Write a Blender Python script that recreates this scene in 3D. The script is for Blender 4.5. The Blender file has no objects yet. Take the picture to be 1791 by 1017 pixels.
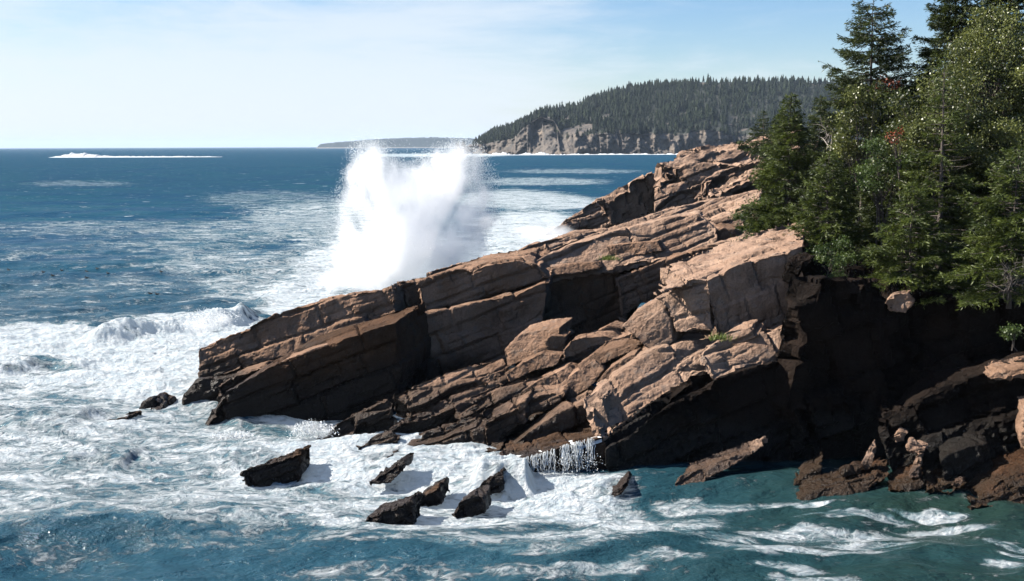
import bpy, bmesh, math, random
import numpy as np
from mathutils import Vector, Matrix

# ------------------------------------------------------------------ basics
C = bpy.context.scene.collection
SC = bpy.context.scene
RAD = math.radians
F_PX, CX, CY, CAM_H = 1900.0, 895.5, 508.5, 12.0
PITCH, ROLL = math.atan(252.8 / F_PX), 0.0037
FW = np.array((0, math.cos(PITCH), -math.sin(PITCH)))
U0 = np.array((0, math.sin(PITCH), math.cos(PITCH)))
R0 = np.array((1.0, 0, 0))
RT = R0 * math.cos(ROLL) - U0 * math.sin(ROLL)
UP = U0 * math.cos(ROLL) + R0 * math.sin(ROLL)
EYE = np.array((0, 0, CAM_H))


def ray(px, py):
    return FW + RT * ((px - CX) / F_PX) - UP * ((py - CY) / F_PX)


def at(px, py, Y):
    d = ray(px, py)
    return EYE + d * (Y / d[1])


def on_z(px, py, z=0.0):
    d = ray(px, py)
    return EYE + d * ((z - CAM_H) / d[2])


def proj(P):
    q = P - EYE
    w = q @ FW
    return CX + F_PX * (q @ RT) / w, CY - F_PX * (q @ UP) / w


def hsh(i, j, k, seed=0):
    n = (i.astype(np.int64) * 374761393 + j.astype(np.int64) * 668265263
         + k.astype(np.int64) * 1440662683 + seed * 974634777) & 0xFFFFFFFF
    n = ((n ^ (n >> 13)) * 1274126177) & 0xFFFFFFFF
    n = ((n ^ (n >> 15)) * 2246822519) & 0xFFFFFFFF
    return ((n ^ (n >> 16)) & 0xFFFFFF) / float(0xFFFFFF)


def vnoise(p, seed=0):
    f = np.floor(p)
    t = p - f
    t = t * t * t * (t * (t * 6 - 15) + 10)
    i, j, k = f[:, 0], f[:, 1], f[:, 2]
    r = 0
    for a in (0, 1):
        for b in (0, 1):
            for c in (0, 1):
                w = ((t[:, 0] if a else 1 - t[:, 0]) * (t[:, 1] if b else 1 - t[:, 1])
                     * (t[:, 2] if c else 1 - t[:, 2]))
                r = r + w * hsh(i + a, j + b, k + c, seed)
    return r * 2 - 1


def fbm(p, octv=4, seed=0, gain=0.5):
    r, a = 0, 1.0
    for o in range(octv):
        r = r + a * vnoise(p * (2.03 ** o) + o * 17.3, seed + o)
        a *= gain
    return r


def sstep(a, b, x):
    t = np.clip((x - a) / (b - a), 0, 1)
    return t * t * (3 - 2 * t)


def mesh_np(name, V, F, attrs=None, smooth=True):
    """V (n,3); F list of arrays (m,3) or (m,4)"""
    me = bpy.data.meshes.new(name)
    V = np.asarray(V, np.float32)
    if not isinstance(F, list):
        F = [F]
    F = [np.asarray(f, np.int32) for f in F if len(f)]
    li = np.concatenate([f.ravel() for f in F])
    tot = np.concatenate([np.full(len(f), f.shape[1], np.int32) for f in F])
    st = np.concatenate(([0], np.cumsum(tot)[:-1])).astype(np.int32)
    me.vertices.add(len(V))
    me.vertices.foreach_set('co', V.ravel())
    me.loops.add(len(li))
    me.loops.foreach_set('vertex_index', li)
    me.polygons.add(len(tot))
    me.polygons.foreach_set('loop_start', st)
    me.polygons.foreach_set('use_smooth', np.full(len(tot), smooth))
    me.update(calc_edges=True)
    for k, v in (attrs or {}).items():
        a = me.attributes.new(k, 'FLOAT', 'POINT')
        a.data.foreach_set('value', np.asarray(v, np.float32))
    return me


def link(name, me, mat=None, parent=None):
    o = bpy.data.objects.new(name, me)
    C.objects.link(o)
    if mat:
        me.materials.append(mat)
    if parent:
        o.parent = parent
        o.matrix_parent_inverse = Matrix.Identity(4)
    return o


def tag(o, label=None, cat=None, group=None, kind=None):
    for k, v in (('label', label), ('category', cat), ('group', group), ('kind', kind)):
        if v:
            o[k] = v
    return o


def thing(name, loc, label, cat, group=None):
    o = bpy.data.objects.new(name, None)
    C.objects.link(o)
    o.location = [float(v) for v in loc]
    o.empty_display_size = 0.3
    return tag(o, label, cat, group)


# ------------------------------------------------------------------ materials
class NT:
    def __init__(s, tree):
        s.t = tree

    def n(s, typ, **kw):
        nd = s.t.nodes.new(typ)
        for k, v in kw.items():
            if k.startswith('i_'):
                nd.inputs[k[2:].replace('_', ' ')].default_value = v
            else:
                setattr(nd, k, v)
        return nd

    def l(s, a, b):
        s.t.links.new(a, b)

    def math(s, op, a, b=None, clamp=False):
        nd = s.t.nodes.new('ShaderNodeMath')
        nd.operation = op
        nd.use_clamp = clamp
        for i, v in enumerate((a, b)):
            if v is None:
                continue
            if isinstance(v, (int, float)):
                nd.inputs[i].default_value = v
            else:
                s.l(v, nd.inputs[i])
        return nd.outputs[0]

    def mix(s, f, a, b):
        nd = s.t.nodes.new('ShaderNodeMix')
        nd.data_type = 'RGBA'
        for sock, v in ((nd.inputs[0], f), (nd.inputs[6], a), (nd.inputs[7], b)):
            if isinstance(v, (int, float)):
                sock.default_value = v
            elif isinstance(v, tuple):
                sock.default_value = (*v, 1)
            else:
                s.l(v, sock)
        return nd.outputs[2]

    def mrange(s, v, a, b, c=0.0, d=1.0, smooth=True):
        nd = s.t.nodes.new('ShaderNodeMapRange')
        if smooth:
            nd.interpolation_type = 'SMOOTHSTEP'
        for i, x in enumerate((v, a, b, c, d)):
            if isinstance(x, (int, float)):
                nd.inputs[i].default_value = x
            else:
                s.l(x, nd.inputs[i])
        return nd.outputs[0]

    def noise(s, vec, scale, detail=4, rough=0.55, dist=0.0):
        nd = s.n('ShaderNodeTexNoise')
        nd.inputs['Scale'].default_value = scale
        nd.inputs['Detail'].default_value = detail
        nd.inputs['Roughness'].default_value = rough
        nd.inputs['Distortion'].default_value = dist
        if vec is not None:
            s.l(vec, nd.inputs['Vector'])
        return nd.outputs[0]

    def scaled(s, vec, sc):
        nd = s.n('ShaderNodeVectorMath', operation='MULTIPLY')
        s.l(vec, nd.inputs[0])
        nd.inputs[1].default_value = sc
        return nd.outputs[0]

    def attr(s, name):
        nd = s.n('ShaderNodeAttribute')
        nd.attribute_name = name
        return nd.outputs['Fac']


def new_mat(name):
    m = bpy.data.materials.new(name)
    m.use_nodes = True
    m.node_tree.nodes.clear()
    t = NT(m.node_tree)
    out = t.n('ShaderNodeOutputMaterial')
    return m, t, out


def rock_mat(name, c1, c2, grey, wet_z=1.6, wet=(0.045, 0.027, 0.018), greyamt=0.5):
    m, t, out = new_mat(name)
    pos = t.n('ShaderNodeNewGeometry').outputs['Position']
    sep = t.n('ShaderNodeSeparateXYZ')
    t.l(pos, sep.inputs[0])
    n1 = t.noise(pos, 0.35, 5, 0.6)
    n2 = t.noise(pos, 2.3, 6, 0.65)
    n3 = t.noise(t.scaled(pos, (1.2, 1.2, 0.18)), 1.1, 6, 0.7)
    n4 = t.noise(pos, 14.0, 4, 0.7)
    col = t.mix(t.mrange(n1, 0.35, 0.65), c1, c2)
    col = t.mix(t.mrange(n2, 0.52, 0.68, 0, greyamt), col, grey)
    col = t.mix(t.mrange(n3, 0.55, 0.7, 0, 0.55), col, tuple(0.42 * v for v in c2))
    tint = t.mrange(t.attr('tint'), 0, 1, 0.78, 1.16, False)
    tint = t.math('MULTIPLY', tint, t.mrange(n4, 0.3, 0.7, 0.78, 1.18, False))
    hsv = t.n('ShaderNodeHueSaturation')
    t.l(tint, hsv.inputs['Value'])
    t.l(col, hsv.inputs['Color'])
    wz = t.math('ADD', sep.outputs[2], t.math('MULTIPLY', t.math('SUBTRACT', n1, 0.5), -3.0))
    wetf = t.mrange(wz, wet_z, wet_z * 0.4, 0, 1)
    col = t.mix(t.math('MULTIPLY', wetf, 0.9), hsv.outputs[0], wet)
    b = t.n('ShaderNodeBsdfPrincipled')
    t.l(col, b.inputs['Base Color'])
    t.l(t.mrange(wetf, 0, 1, 0.85, 0.33, False), b.inputs['Roughness'])
    t.l(t.mrange(wetf, 0, 1, 0.06, 0.22, False), b.inputs['Specular IOR Level'])
    h = t.math('ADD', t.math('MULTIPLY', t.noise(pos, 1.6, 8, 0.65), 1.0),
               t.math('MULTIPLY', t.noise(pos, 9.0, 5, 0.65), 0.25))
    bp = t.n('ShaderNodeBump')
    bp.inputs['Strength'].default_value = 0.85
    bp.inputs['Distance'].default_value = 0.40
    t.l(h, bp.inputs['Height'])
    t.l(bp.outputs[0], b.inputs['Normal'])
    t.l(b.outputs[0], out.inputs[0])
    return m


def leaf_mat(name, c1, c2, rough=0.5, transl=0.3, spec=0.4):
    m, t, out = new_mat(name)
    f = t.attr('tint')
    col = t.mix(f, c1, c2)
    b = t.n('ShaderNodeBsdfPrincipled')
    t.l(col, b.inputs['Base Color'])
    b.inputs['Roughness'].default_value = rough
    b.inputs['Specular IOR Level'].default_value = spec
    tr = t.n('ShaderNodeBsdfTranslucent')
    hs = t.n('ShaderNodeHueSaturation')
    hs.inputs['Value'].default_value = 1.5
    t.l(col, hs.inputs['Color'])
    t.l(hs.outputs[0], tr.inputs[0])
    mx = t.n('ShaderNodeMixShader')
    mx.inputs[0].default_value = transl
    t.l(b.outputs[0], mx.inputs[1])
    t.l(tr.outputs[0], mx.inputs[2])
    t.l(mx.outputs[0], out.inputs[0])
    return m


def plain_mat(name, c1, c2, scale=6.0, rough=0.85, stretch=(1, 1, 1)):
    m, t, out = new_mat(name)
    pos = t.n('ShaderNodeNewGeometry').outputs['Position']
    n = t.noise(t.scaled(pos, stretch), scale, 5, 0.65)
    b = t.n('ShaderNodeBsdfPrincipled')
    t.l(t.mix(t.mrange(n, 0.35, 0.65), c1, c2), b.inputs['Base Color'])
    b.inputs['Roughness'].default_value = rough
    bp = t.n('ShaderNodeBump')
    bp.inputs['Strength'].default_value = 0.5
    bp.inputs['Distance'].default_value = 0.5 / scale
    t.l(n, bp.inputs['Height'])
    t.l(bp.outputs[0], b.inputs['Normal'])
    t.l(b.outputs[0], out.inputs[0])
    return m


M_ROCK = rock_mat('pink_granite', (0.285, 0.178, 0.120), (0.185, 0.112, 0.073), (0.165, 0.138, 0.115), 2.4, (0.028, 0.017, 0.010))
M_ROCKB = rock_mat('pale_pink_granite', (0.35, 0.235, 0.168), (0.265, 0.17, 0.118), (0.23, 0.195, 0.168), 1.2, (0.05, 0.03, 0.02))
M_WET_SHADE = rock_mat('wet_shaded_granite', (0.10, 0.056, 0.034), (0.055, 0.032, 0.02), (0.08, 0.062, 0.05), 3.4, (0.018, 0.011, 0.007))  # wet rock, with the slab face's shade also darkened into its colour
M_SEAROCK = rock_mat('wet_granite', (0.085, 0.05, 0.031), (0.045, 0.027, 0.017), (0.07, 0.056, 0.045), 0.7, (0.02, 0.013, 0.010))
M_CLIFF_SHADE = rock_mat('shaded_cliff_granite', (0.018, 0.012, 0.009), (0.007, 0.005, 0.004), (0.022, 0.018, 0.015), 2.0, (0.008, 0.006, 0.004))  # granite with the cliff's deep shade put into its colour
M_WEED_SHADE = rock_mat('shaded_weedy_granite', (0.075, 0.039, 0.022), (0.034, 0.018, 0.010), (0.07, 0.052, 0.038), 0.9, (0.022, 0.012, 0.005))  # weedy brown, darkened further for the shade of cliff and trees
M_BARK = plain_mat('bark', (0.10, 0.08, 0.065), (0.045, 0.035, 0.03), 9.0, 0.9, (1, 1, 0.25))
M_DEAD = plain_mat('weathered_wood', (0.34, 0.30, 0.27), (0.20, 0.17, 0.15), 9.0, 0.85, (1, 1, 0.25))
M_SOIL = plain_mat('forest_soil', (0.03, 0.026, 0.016), (0.012, 0.012, 0.008), 1.5, 0.95)
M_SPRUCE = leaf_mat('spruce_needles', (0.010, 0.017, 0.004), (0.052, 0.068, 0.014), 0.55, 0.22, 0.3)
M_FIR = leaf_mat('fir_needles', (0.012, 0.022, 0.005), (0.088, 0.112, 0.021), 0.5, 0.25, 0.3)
M_BIRCH = leaf_mat('birch_leaves', (0.018, 0.028, 0.006), (0.17, 0.185, 0.046), 0.4, 0.3, 0.5)
M_ALDER = leaf_mat('alder_leaves', (0.032, 0.055, 0.012), (0.085, 0.118, 0.026), 0.45, 0.3, 0.4)
M_RED = leaf_mat('red_leaves', (0.15, 0.035, 0.018), (0.28, 0.08, 0.04), 0.5, 0.35, 0.3)
M_GRASS = leaf_mat('grass_blades', (0.07, 0.10, 0.02), (0.16, 0.19, 0.05), 0.5, 0.3, 0.3)
M_FARWOOD = leaf_mat('far_spruce', (0.003, 0.007, 0.004), (0.020, 0.030, 0.011), 0.7, 0.05, 0.1)

# ------------------------------------------------------------------ world, sun, camera
SUN_EL, SUN_AZ = RAD(41), RAD(-79)      # azimuth clockwise from +Y
SUN_DIR = Vector((math.sin(SUN_AZ) * math.cos(SUN_EL), math.cos(SUN_AZ) * math.cos(SUN_EL), math.sin(SUN_EL)))


def build_world():
    w = bpy.data.worlds.new('World')
    SC.world = w
    w.use_nodes = True
    w.node_tree.nodes.clear()
    t = NT(w.node_tree)
    out = t.n('ShaderNodeOutputWorld')
    bg = t.n('ShaderNodeBackground')
    bg.inputs[1].default_value = 0.05
    sky = t.n('ShaderNodeTexSky')
    sky.sky_type = 'NISHITA'
    sky.sun_disc = False
    sky.sun_elevation = SUN_EL
    sky.sun_rotation = SUN_AZ
    sky.air_density = 1.0
    sky.dust_density = 0.6
    sky.ozone_density = 1.0
    tc = t.n('ShaderNodeTexCoord')
    v = tc.outputs['Generated']
    sep = t.n('ShaderNodeSeparateXYZ')
    t.l(v, sep.inputs[0])
    # thin cirrus streaks drifting across the seaward half of the sky
    nz = t.noise(t.scaled(v, (2.2, 1.4, 9.0)), 1.6, 8, 0.6, 0.6)
    nf = t.noise(t.scaled(v, (3.0, 2.0, 22.0)), 3.0, 8, 0.65, 0.8)
    side = t.mrange(sep.outputs[0], 0.2, -0.1)
    low = t.mrange(sep.outputs[2], 0.16, 0.0)
    cl = t.math('ADD', t.math('MULTIPLY', nz, 0.7), t.math('MULTIPLY', nf, 0.3))
    cov = t.math('ADD', t.math('MULTIPLY', side, 0.28), t.math('MULTIPLY', low, 0.22))
    f = t.mrange(t.math('ADD', cl, cov), 0.56, 0.95, 0.0, 0.8)
    up = t.mrange(sep.outputs[2], 0.0, 0.5, 1.0, 0.45)
    wh = t.n('ShaderNodeMix')
    wh.data_type = 'RGBA'
    t.l(t.math('MULTIPLY', f, up), wh.inputs[0])
    hs = t.n('ShaderNodeHueSaturation')
    hs.inputs['Saturation'].default_value = 1.3
    hs.inputs['Value'].default_value = 1.1
    tn = t.n('ShaderNodeVectorMath', operation='MULTIPLY')
    t.l(sky.outputs[0], tn.inputs[0])
    tn.inputs[1].default_value = (0.96, 1.0, 1.12)
    t.l(tn.outputs[0], hs.inputs['Color'])
    t.l(hs.outputs[0], wh.inputs[6])
    wh.inputs[7].default_value = (7.0, 7.55, 8.2, 1)
    t.l(wh.outputs[2], bg.inputs[0])
    t.l(bg.outputs[0], out.inputs[0])
    sun = bpy.data.lights.new('sun', 'SUN')
    sun.energy = 5.0
    sun.angle = RAD(0.5)
    sun.color = (1.0, 0.94, 0.85)
    so = bpy.data.objects.new('sun', sun)
    C.objects.link(so)
    so.rotation_euler = SUN_DIR.to_track_quat('Z', 'Y').to_euler()
    so.location = (-60, 20, 60)
    cam = bpy.data.cameras.new('camera')
    cam.sensor_width = 36
    cam.lens = 36 * F_PX / 1791
    cam.clip_end = 60000
    cam.clip_start = 0.5
    co = bpy.data.objects.new('camera', cam)
    C.objects.link(co)
    m = Matrix.Identity(4)
    for i in range(3):
        m[i][0], m[i][1], m[i][2], m[i][3] = RT[i], UP[i], -FW[i], EYE[i]
    co.matrix_world = m
    SC.camera = co
    SC.view_settings.view_transform = 'Standard'
    SC.view_settings.look = 'None'
    SC.view_settings.exposure = 1.3
    SC.view_settings.gamma = 1
    cy = SC.cycles
    cy.max_bounces = 24
    cy.diffuse_bounces = 0
    cy.glossy_bounces = 2
    cy.volume_bounces = 24
    cy.transparent_max_bounces = 12
    cy.use_denoising = True
    # haze
    me = bpy.data.meshes.new('haze')
    bm = bmesh.new()
    bmesh.ops.create_cube(bm, size=1)
    bmesh.ops.scale(bm, vec=(52000, 40000, 230), verts=bm.verts)
    bmesh.ops.translate(bm, vec=(0, 19000, 230 / 2 - 12), verts=bm.verts)
    bm.to_mesh(me)
    bm.free()
    hm, t, out = new_mat('haze_air')
    pv = t.n('ShaderNodeVolumePrincipled')
    pv.inputs['Color'].default_value = (0.70, 0.84, 1.0, 1)
    pv.inputs['Density'].default_value = 0.000037
    pv.inputs['Anisotropy'].default_value = 0.0
    t.l(pv.outputs[0], out.inputs['Volume'])
    tag(link('haze', me, hm), 'thin pale blue sea haze filling the air to the horizon', 'haze', None, 'stuff')


# ------------------------------------------------------------------ sea
FOAM = [  # px, py, rx, ry, amount, power of edge
    (60, 700, 420, 150, 0.62), (300, 635, 280, 80, 0.98), (60, 640, 260, 70, 0.84), (200, 790, 420, 110, 0.58), (520, 800, 240, 85, 0.66),
    (640, 790, 230, 70, 0.84), (800, 820, 210, 60, 0.86), (960, 850, 170, 40, 0.82), (330, 585, 170, 40, 0.95),
    (120, 595, 230, 30, 0.95), (330, 870, 330, 50, 0.52), (60, 880, 260, 40, 0.52), (650, 880, 160, 50, 0.68), (850, 880, 200, 30, 0.66),
    (560, 520, 150, 45, 0.78), (620, 480, 120, 45, 0.75), (690, 470, 220, 60, 0.8), (480, 500, 170, 30, 0.52),
    (400, 460, 180, 26, 0.46), (240, 500, 200, 18, 0.34), (200, 400, 260, 18, 0.36), (420, 405, 200, 24, 0.42), (560, 385, 170, 45, 0.5),
    (480, 350, 160, 20, 0.34), (600, 430, 120, 40, 0.52), (300, 430, 160, 14, 0.38), (120, 440, 140, 12, 0.3), (140, 322, 120, 6, 0.34), (20, 450, 60, 8, 0.34),
    (930, 400, 120, 40, 0.78), (900, 350, 130, 22, 0.62), (980, 355, 90, 16, 0.62), (950, 318, 140, 9, 0.46), (1000, 300, 150, 5, 0.4),
    (880, 430, 90, 40, 0.8), (760, 272, 160, 4, 0.6),
    (1040, 880, 120, 26, 0.66), (1130, 900, 140, 28, 0.62), (1030, 925, 220, 26, 0.54), (900, 950, 240, 22, 0.46), (1230, 930, 130, 16, 0.50),
    (1420, 915, 160, 9, 0.50), (1500, 930, 80, 9, 0.52), (1330, 950, 130, 10, 0.52), (1430, 945, 150, 8, 0.48), (1340, 965, 50, 9, 0.5), (1400, 985, 80, 9, 0.50), (1440, 1005, 90, 10, 0.54),
    (1060, 990, 100, 10, 0.52), (1180, 985, 80, 8, 0.48), (1740, 935, 70, 9, 0.47), (1760, 955, 60, 9, 0.52), (1740, 980, 60, 10, 0.5), (1650, 905, 110, 8, 0.48),
    (1640, 885, 90, 6, 0.60), (1400, 868, 50, 7, 0.7), (1300, 862, 110, 8, 0.45), (1480, 893, 120, 6, 0.5), (1220, 865, 90, 14, 0.6),
    (450, 930, 260, 20, 0.36), (760, 935, 200, 25, 0.40), (700, 1000, 260, 20, 0.3), (950, 1000, 120, 14, 0.36), (200, 960, 250, 18, 0.16),
]


def foam_amount(px, py):
    base = np.where(py < 560, 0.06 + 0.18 * sstep(300, 520, py), 0.12)
    r = base
    for x, y, rx, ry, a in FOAM:
        d = np.sqrt(((px - x) / rx) ** 2 + ((py - y) / ry) ** 2)
        r = np.maximum(r, base + (a - base) * (1 - sstep(0.55, 1.15, d)))
    # clear green wave faces in the surf
    for x, y, rx, ry, a in ((110, 652, 75, 13, 0.3), (60, 735, 130, 9, 0.35), (35, 622, 60, 7, 0.4), (180, 800, 30, 10, 0.3)):
        d = np.sqrt(((px - x) / rx) ** 2 + ((py - y) / ry) ** 2)
        r = r * (1 - a * (1 - sstep(0.4, 1.2, d)))
    return r


def build_sea():
    t = np.concatenate((np.linspace(800, 8, 860), np.geomspace(7.5, 0.7, 40)))
    Y = CAM_H * F_PX / t
    s = np.linspace(-0.60, 0.60, 1150)
    YY, SS = np.meshgrid(Y, s, indexing='ij')
    X = YY * SS
    n = X.size
    P = np.stack((X.ravel(), YY.ravel(), np.zeros(n)), 1)
    sp = np.maximum(np.gradient(Y)[:, None] * np.ones_like(X), YY * (s[1] - s[0])).ravel()
    px, py = proj(P)
    wx = fbm(P * np.array((0.22, 0.3, 0)) + 3.3, 4, 61, 0.55)
    wy = fbm(P * np.array((0.25, 0.3, 0)) + 8.7, 4, 67, 0.55)
    foam = foam_amount(px + 38 * wx * np.minimum(1, 60 / P[:, 1]), py + np.minimum(16, np.abs(py - 256) * 0.03) * wy)
    rs = np.random.RandomState(4)
    z = np.zeros(n)
    dx = np.zeros(n)
    dy = np.zeros(n)
    lam = np.concatenate((np.geomspace(0.7, 9, 34), np.geomspace(11, 60, 9)))
    for L in lam:
        a = L * (0.011 if L < 10 else 0.0028) * rs.uniform(0.6, 1.2)
        th = RAD(rs.normal(-78, 30 if L < 6 else 16))
        d = np.array((math.cos(th), math.sin(th)))
        k = 2 * math.pi / L
        ph = k * (P[:, 0] * d[0] + P[:, 1] * d[1]) + rs.uniform(0, 6.28)
        env = 0.55 + 0.75 * vnoise(np.stack((P[:, 0] / (L * 4), P[:, 1] / (L * 4), np.full(n, L * 3.7)), 1), 5)
        w = sstep(1.6 * sp, 4.5 * sp, L) * np.clip(env, 0, 1.3)
        z += a * w * np.sin(ph)
        q = 0.7 * a * w * np.cos(ph)
        dx += d[0] * q
        dy += d[1] * q
    # churned surf
    near = 1 - sstep(70, 220, P[:, 1])
    turb = fbm(P * np.array((0.45, 0.6, 0)) + np.array((0, 0, 3.1)), 4, 21, 0.45)
    z += np.clip(foam - 0.3, 0, 1) * near * 0.20 * turb
    bill = np.abs(fbm(P * np.array((0.9, 1.2, 0)) + np.array((5, 0, 1.1)), 3, 33, 0.5))
    z += np.clip(foam - 0.55, 0, 1) * near * 0.17 * bill

    fine = np.zeros(n)
    sel = P[:, 1] < 130
    fine[sel] = fbm(P[sel] * np.array((1.9, 2.4, 0)) + 4.4, 4, 71, 0.6)
    z += 0.05 * fine * np.clip(foam - 0.35, 0, 1) * 2

    def ridge(pts, h, wf, wb, seed):
        """swell ridge along a polyline of sea points; steeper on the near side (wf)"""
        nonlocal z
        W = np.array([on_z(*p)[:2] for p in pts])
        xs = W[:, 0]
        cy = np.interp(P[:, 0], xs, W[:, 1])
        m = sstep(xs[0], xs[0] + (xs[-1] - xs[0]) * 0.25, P[:, 0]) * (1 - sstep(xs[-1] - (xs[-1] - xs[0]) * 0.15, xs[-1], P[:, 0]))
        cy = cy + 0.8 * fbm(P * np.array((0.25, 0, 0)) + seed, 3, seed)
        d = P[:, 1] - cy
        prof = np.where(d < 0, np.exp(-(d / wf) ** 2), np.exp(-(d / wb) ** 2))
        z += h * m * prof * (1 + 0.22 * turb + 0.07 * fine)

    ridge([(120, 604), (220, 592), (330, 574), (455, 556)], 0.95, 1.8, 4.0, 7)
    ridge([(-200, 662), (20, 655), (100, 648), (170, 655)], 0.6, 0.9, 2.5, 11)
    ridge([(90, 800), (150, 795), (185, 792), (240, 800)], 0.35, 0.6, 1.5, 15)
    ridge([(-200, 750), (50, 745), (200, 735)], 0.5, 1.0, 2.0, 19)
    ridge([(300, 700), (420, 742), (560, 735)], 0.4, 0.8, 1.5, 23)
    ridge([(560, 770), (700, 775), (860, 800)], 0.12, 1.0, 2.0, 29)
    ridge([(815, 842), (850, 838), (890, 835), (935, 844)], 0.8, 0.7, 1.5, 37)
    ridge([(880, 856), (960, 852), (1050, 850), (1090, 856)], 0.25, 0.4, 0.6, 39)
    P2 = P.copy()
    P2[:, 0] += dx
    P2[:, 1] += dy
    P2[:, 2] = z
    R, K = X.shape
    idx = np.arange(n).reshape(R, K)
    Fq = np.stack((idx[:-1, :-1], idx[:-1, 1:], idx[1:, 1:], idx[1:, :-1]), -1).reshape(-1, 4)
    me = mesh_np('sea', P2, Fq, {'foam': foam})
    m, t, out = new_mat('sea_water')
    pos = t.n('ShaderNodeNewGeometry').outputs['Position']
    sep = t.n('ShaderNodeSeparateXYZ')
    t.l(pos, sep.inputs[0])
    amt = t.attr('foam')
    fl = t.scaled(pos, (0.42, 1.0, 0.0))
    na = t.noise(fl, 0.62, 12, 0.64, 0.6)
    nb = t.noise(t.scaled(pos, (0.7, 1.0, 0)), 2.2, 8, 0.62, 1.2)
    # lacy ridges: where two octaves of noise cross their middle value
    lace = t.math('SUBTRACT', 1.0, t.math('MULTIPLY', t.math('ABSOLUTE', t.math('SUBTRACT', t.noise(t.scaled(pos, (0.6, 1.0, 0)), 1.35, 8, 0.6, 1.2), 0.5)), 7.0))
    v = t.math('ADD', t.math('MULTIPLY', t.math('SUBTRACT', na, 0.5), 1.5),
               t.math('ADD', t.math('MULTIPLY', t.math('SUBTRACT', nb, 0.5), 0.9), t.math('MULTIPLY', lace, 0.30)))
    fleck = t.mrange(t.noise(t.scaled(pos, (0.30, 1.0, 0)), 0.55, 7, 0.66, 0.4), 0.63, 0.68, 0, 0.75)
    fleck = t.math('MULTIPLY', fleck, t.mrange(sep.outputs[1], 55, 110))
    tot = t.math('ADD', t.math('ADD', amt, v), fleck)
    fmask = t.mrange(tot, 0.50, 0.95)
    thin = t.mrange(t.math('ADD', tot, t.math('MULTIPLY', amt, 0.5)), 0.45, 1.15, 0, 0.75)
    thin = t.math('MULTIPLY', thin, t.mrange(amt, 0.1, 0.5, 0.0, 1.0))
    # water body colour: deep blue outside, teal in the shallow cove, milky where air is churned in
    far = t.mrange(sep.outputs[1], 45, 150)
    deep = t.mix(far, (0.014, 0.050, 0.072), (0.010, 0.047, 0.092))
    cove = t.mrange(t.math('ADD', sep.outputs[0], t.math('MULTIPLY', sep.outputs[1], -0.28)), -13, 4)
    cove = t.math('MULTIPLY', cove, t.mrange(sep.outputs[1], 60, 45))
    deep = t.mix(cove, deep, (0.013, 0.030, 0.025))
    blot = t.mrange(t.noise(fl, 0.09, 8, 0.66), 0.4, 0.62, 0, 0.8)
    blot = t.math('MULTIPLY', blot, t.mrange(far, 0, 1, 0.3, 1.0))
    deep = t.mix(blot, deep, (0.013, 0.062, 0.092))
    wcol = t.mix(thin, deep, (0.17, 0.28, 0.32))
    b = t.n('ShaderNodeBsdfPrincipled')
    fcol = t.mix(fmask, wcol, t.mix(t.mrange(t.math('ADD', t.math('MULTIPLY', nb, 0.5), t.math('MULTIPLY', t.noise(t.scaled(pos, (0.7, 1, 0)), 5.0, 6, 0.65, 1.0), 0.5)), 0.38, 0.6), (0.50, 0.60, 0.65), (0.80, 0.82, 0.82)))
    t.l(fcol, b.inputs['Base Color'])
    rw = t.mrange(t.math('LOGARITHM', sep.outputs[1], 10.0), 1.6, 3.0, 0.10, 0.30, False)
    rg = t.n('ShaderNodeMix')
    t.l(fmask, rg.inputs[0])
    t.l(rw, rg.inputs[2])
    rg.inputs[3].default_value = 0.75
    t.l(rg.outputs[0], b.inputs['Roughness'])
    b.inputs['IOR'].default_value = 1.33
    t.l(t.mrange(t.math('LOGARITHM', sep.outputs[1], 10.0), 1.6, 2.4, 0.30, 0.02, False), b.inputs['Specular IOR Level'])
    h = t.math('ADD', t.math('MULTIPLY', t.noise(t.scaled(pos, (0.6, 1, 1)), 1.3, 6, 0.6, 0.3), 0.55),
               t.math('MULTIPLY', t.noise(t.scaled(pos, (0.7, 1, 1)), 4.5, 4, 0.6, 0.4), 0.13))
    h2 = t.math('MULTIPLY', t.noise(t.scaled(pos, (0.45, 1, 1)), 0.30, 6, 0.66, 0.3), 3.6)
    farw = t.mrange(sep.outputs[1], 70, 400)
    h = t.math('ADD', h, t.math('MULTIPLY', h2, farw))
    nfo = t.noise(t.scaled(pos, (0.8, 1.0, 1.0)), 6.5, 6, 0.65, 0.8)
    h = t.math('ADD', h, t.math('MULTIPLY', fmask, t.math('ADD', t.math('MULTIPLY', nb, 0.6), t.math('MULTIPLY', nfo, 0.28))))
    bp = t.n('ShaderNodeBump')
    bp.inputs['Strength'].default_value = 1.0
    bp.inputs['Distance'].default_value = 0.55
    t.l(h, bp.inputs['Height'])
    t.l(bp.outputs[0], b.inputs['Normal'])
    tr = t.n('ShaderNodeBsdfTranslucent')
    tr.inputs[0].default_value = (0.72, 0.80, 0.84, 1)
    mx = t.n('ShaderNodeMixShader')
    t.l(t.math('MULTIPLY', fmask, 0.4), mx.inputs[0])
    # far off, the mirror glints of countless small waves average out
    df = t.n('ShaderNodeBsdfDiffuse')
    t.l(fcol, df.inputs[0])
    t.l(bp.outputs[0], df.inputs['Normal'])
    m0 = t.n('ShaderNodeMixShader')
    t.l(t.mrange(t.math('LOGARITHM', sep.outputs[1], 10.0), 1.65, 2.4, 0.0, 0.85, False), m0.inputs[0])
    t.l(b.outputs[0], m0.inputs[1])
    t.l(df.outputs[0], m0.inputs[2])
    t.l(m0.outputs[0], mx.inputs[1])
    t.l(tr.outputs[0], mx.inputs[2])
    t.l(mx.outputs[0], out.inputs[0])
    tag(link('sea', me, m), 'blue green ocean with white surf rolling onto the rocks', 'sea', None, 'structure')


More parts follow.
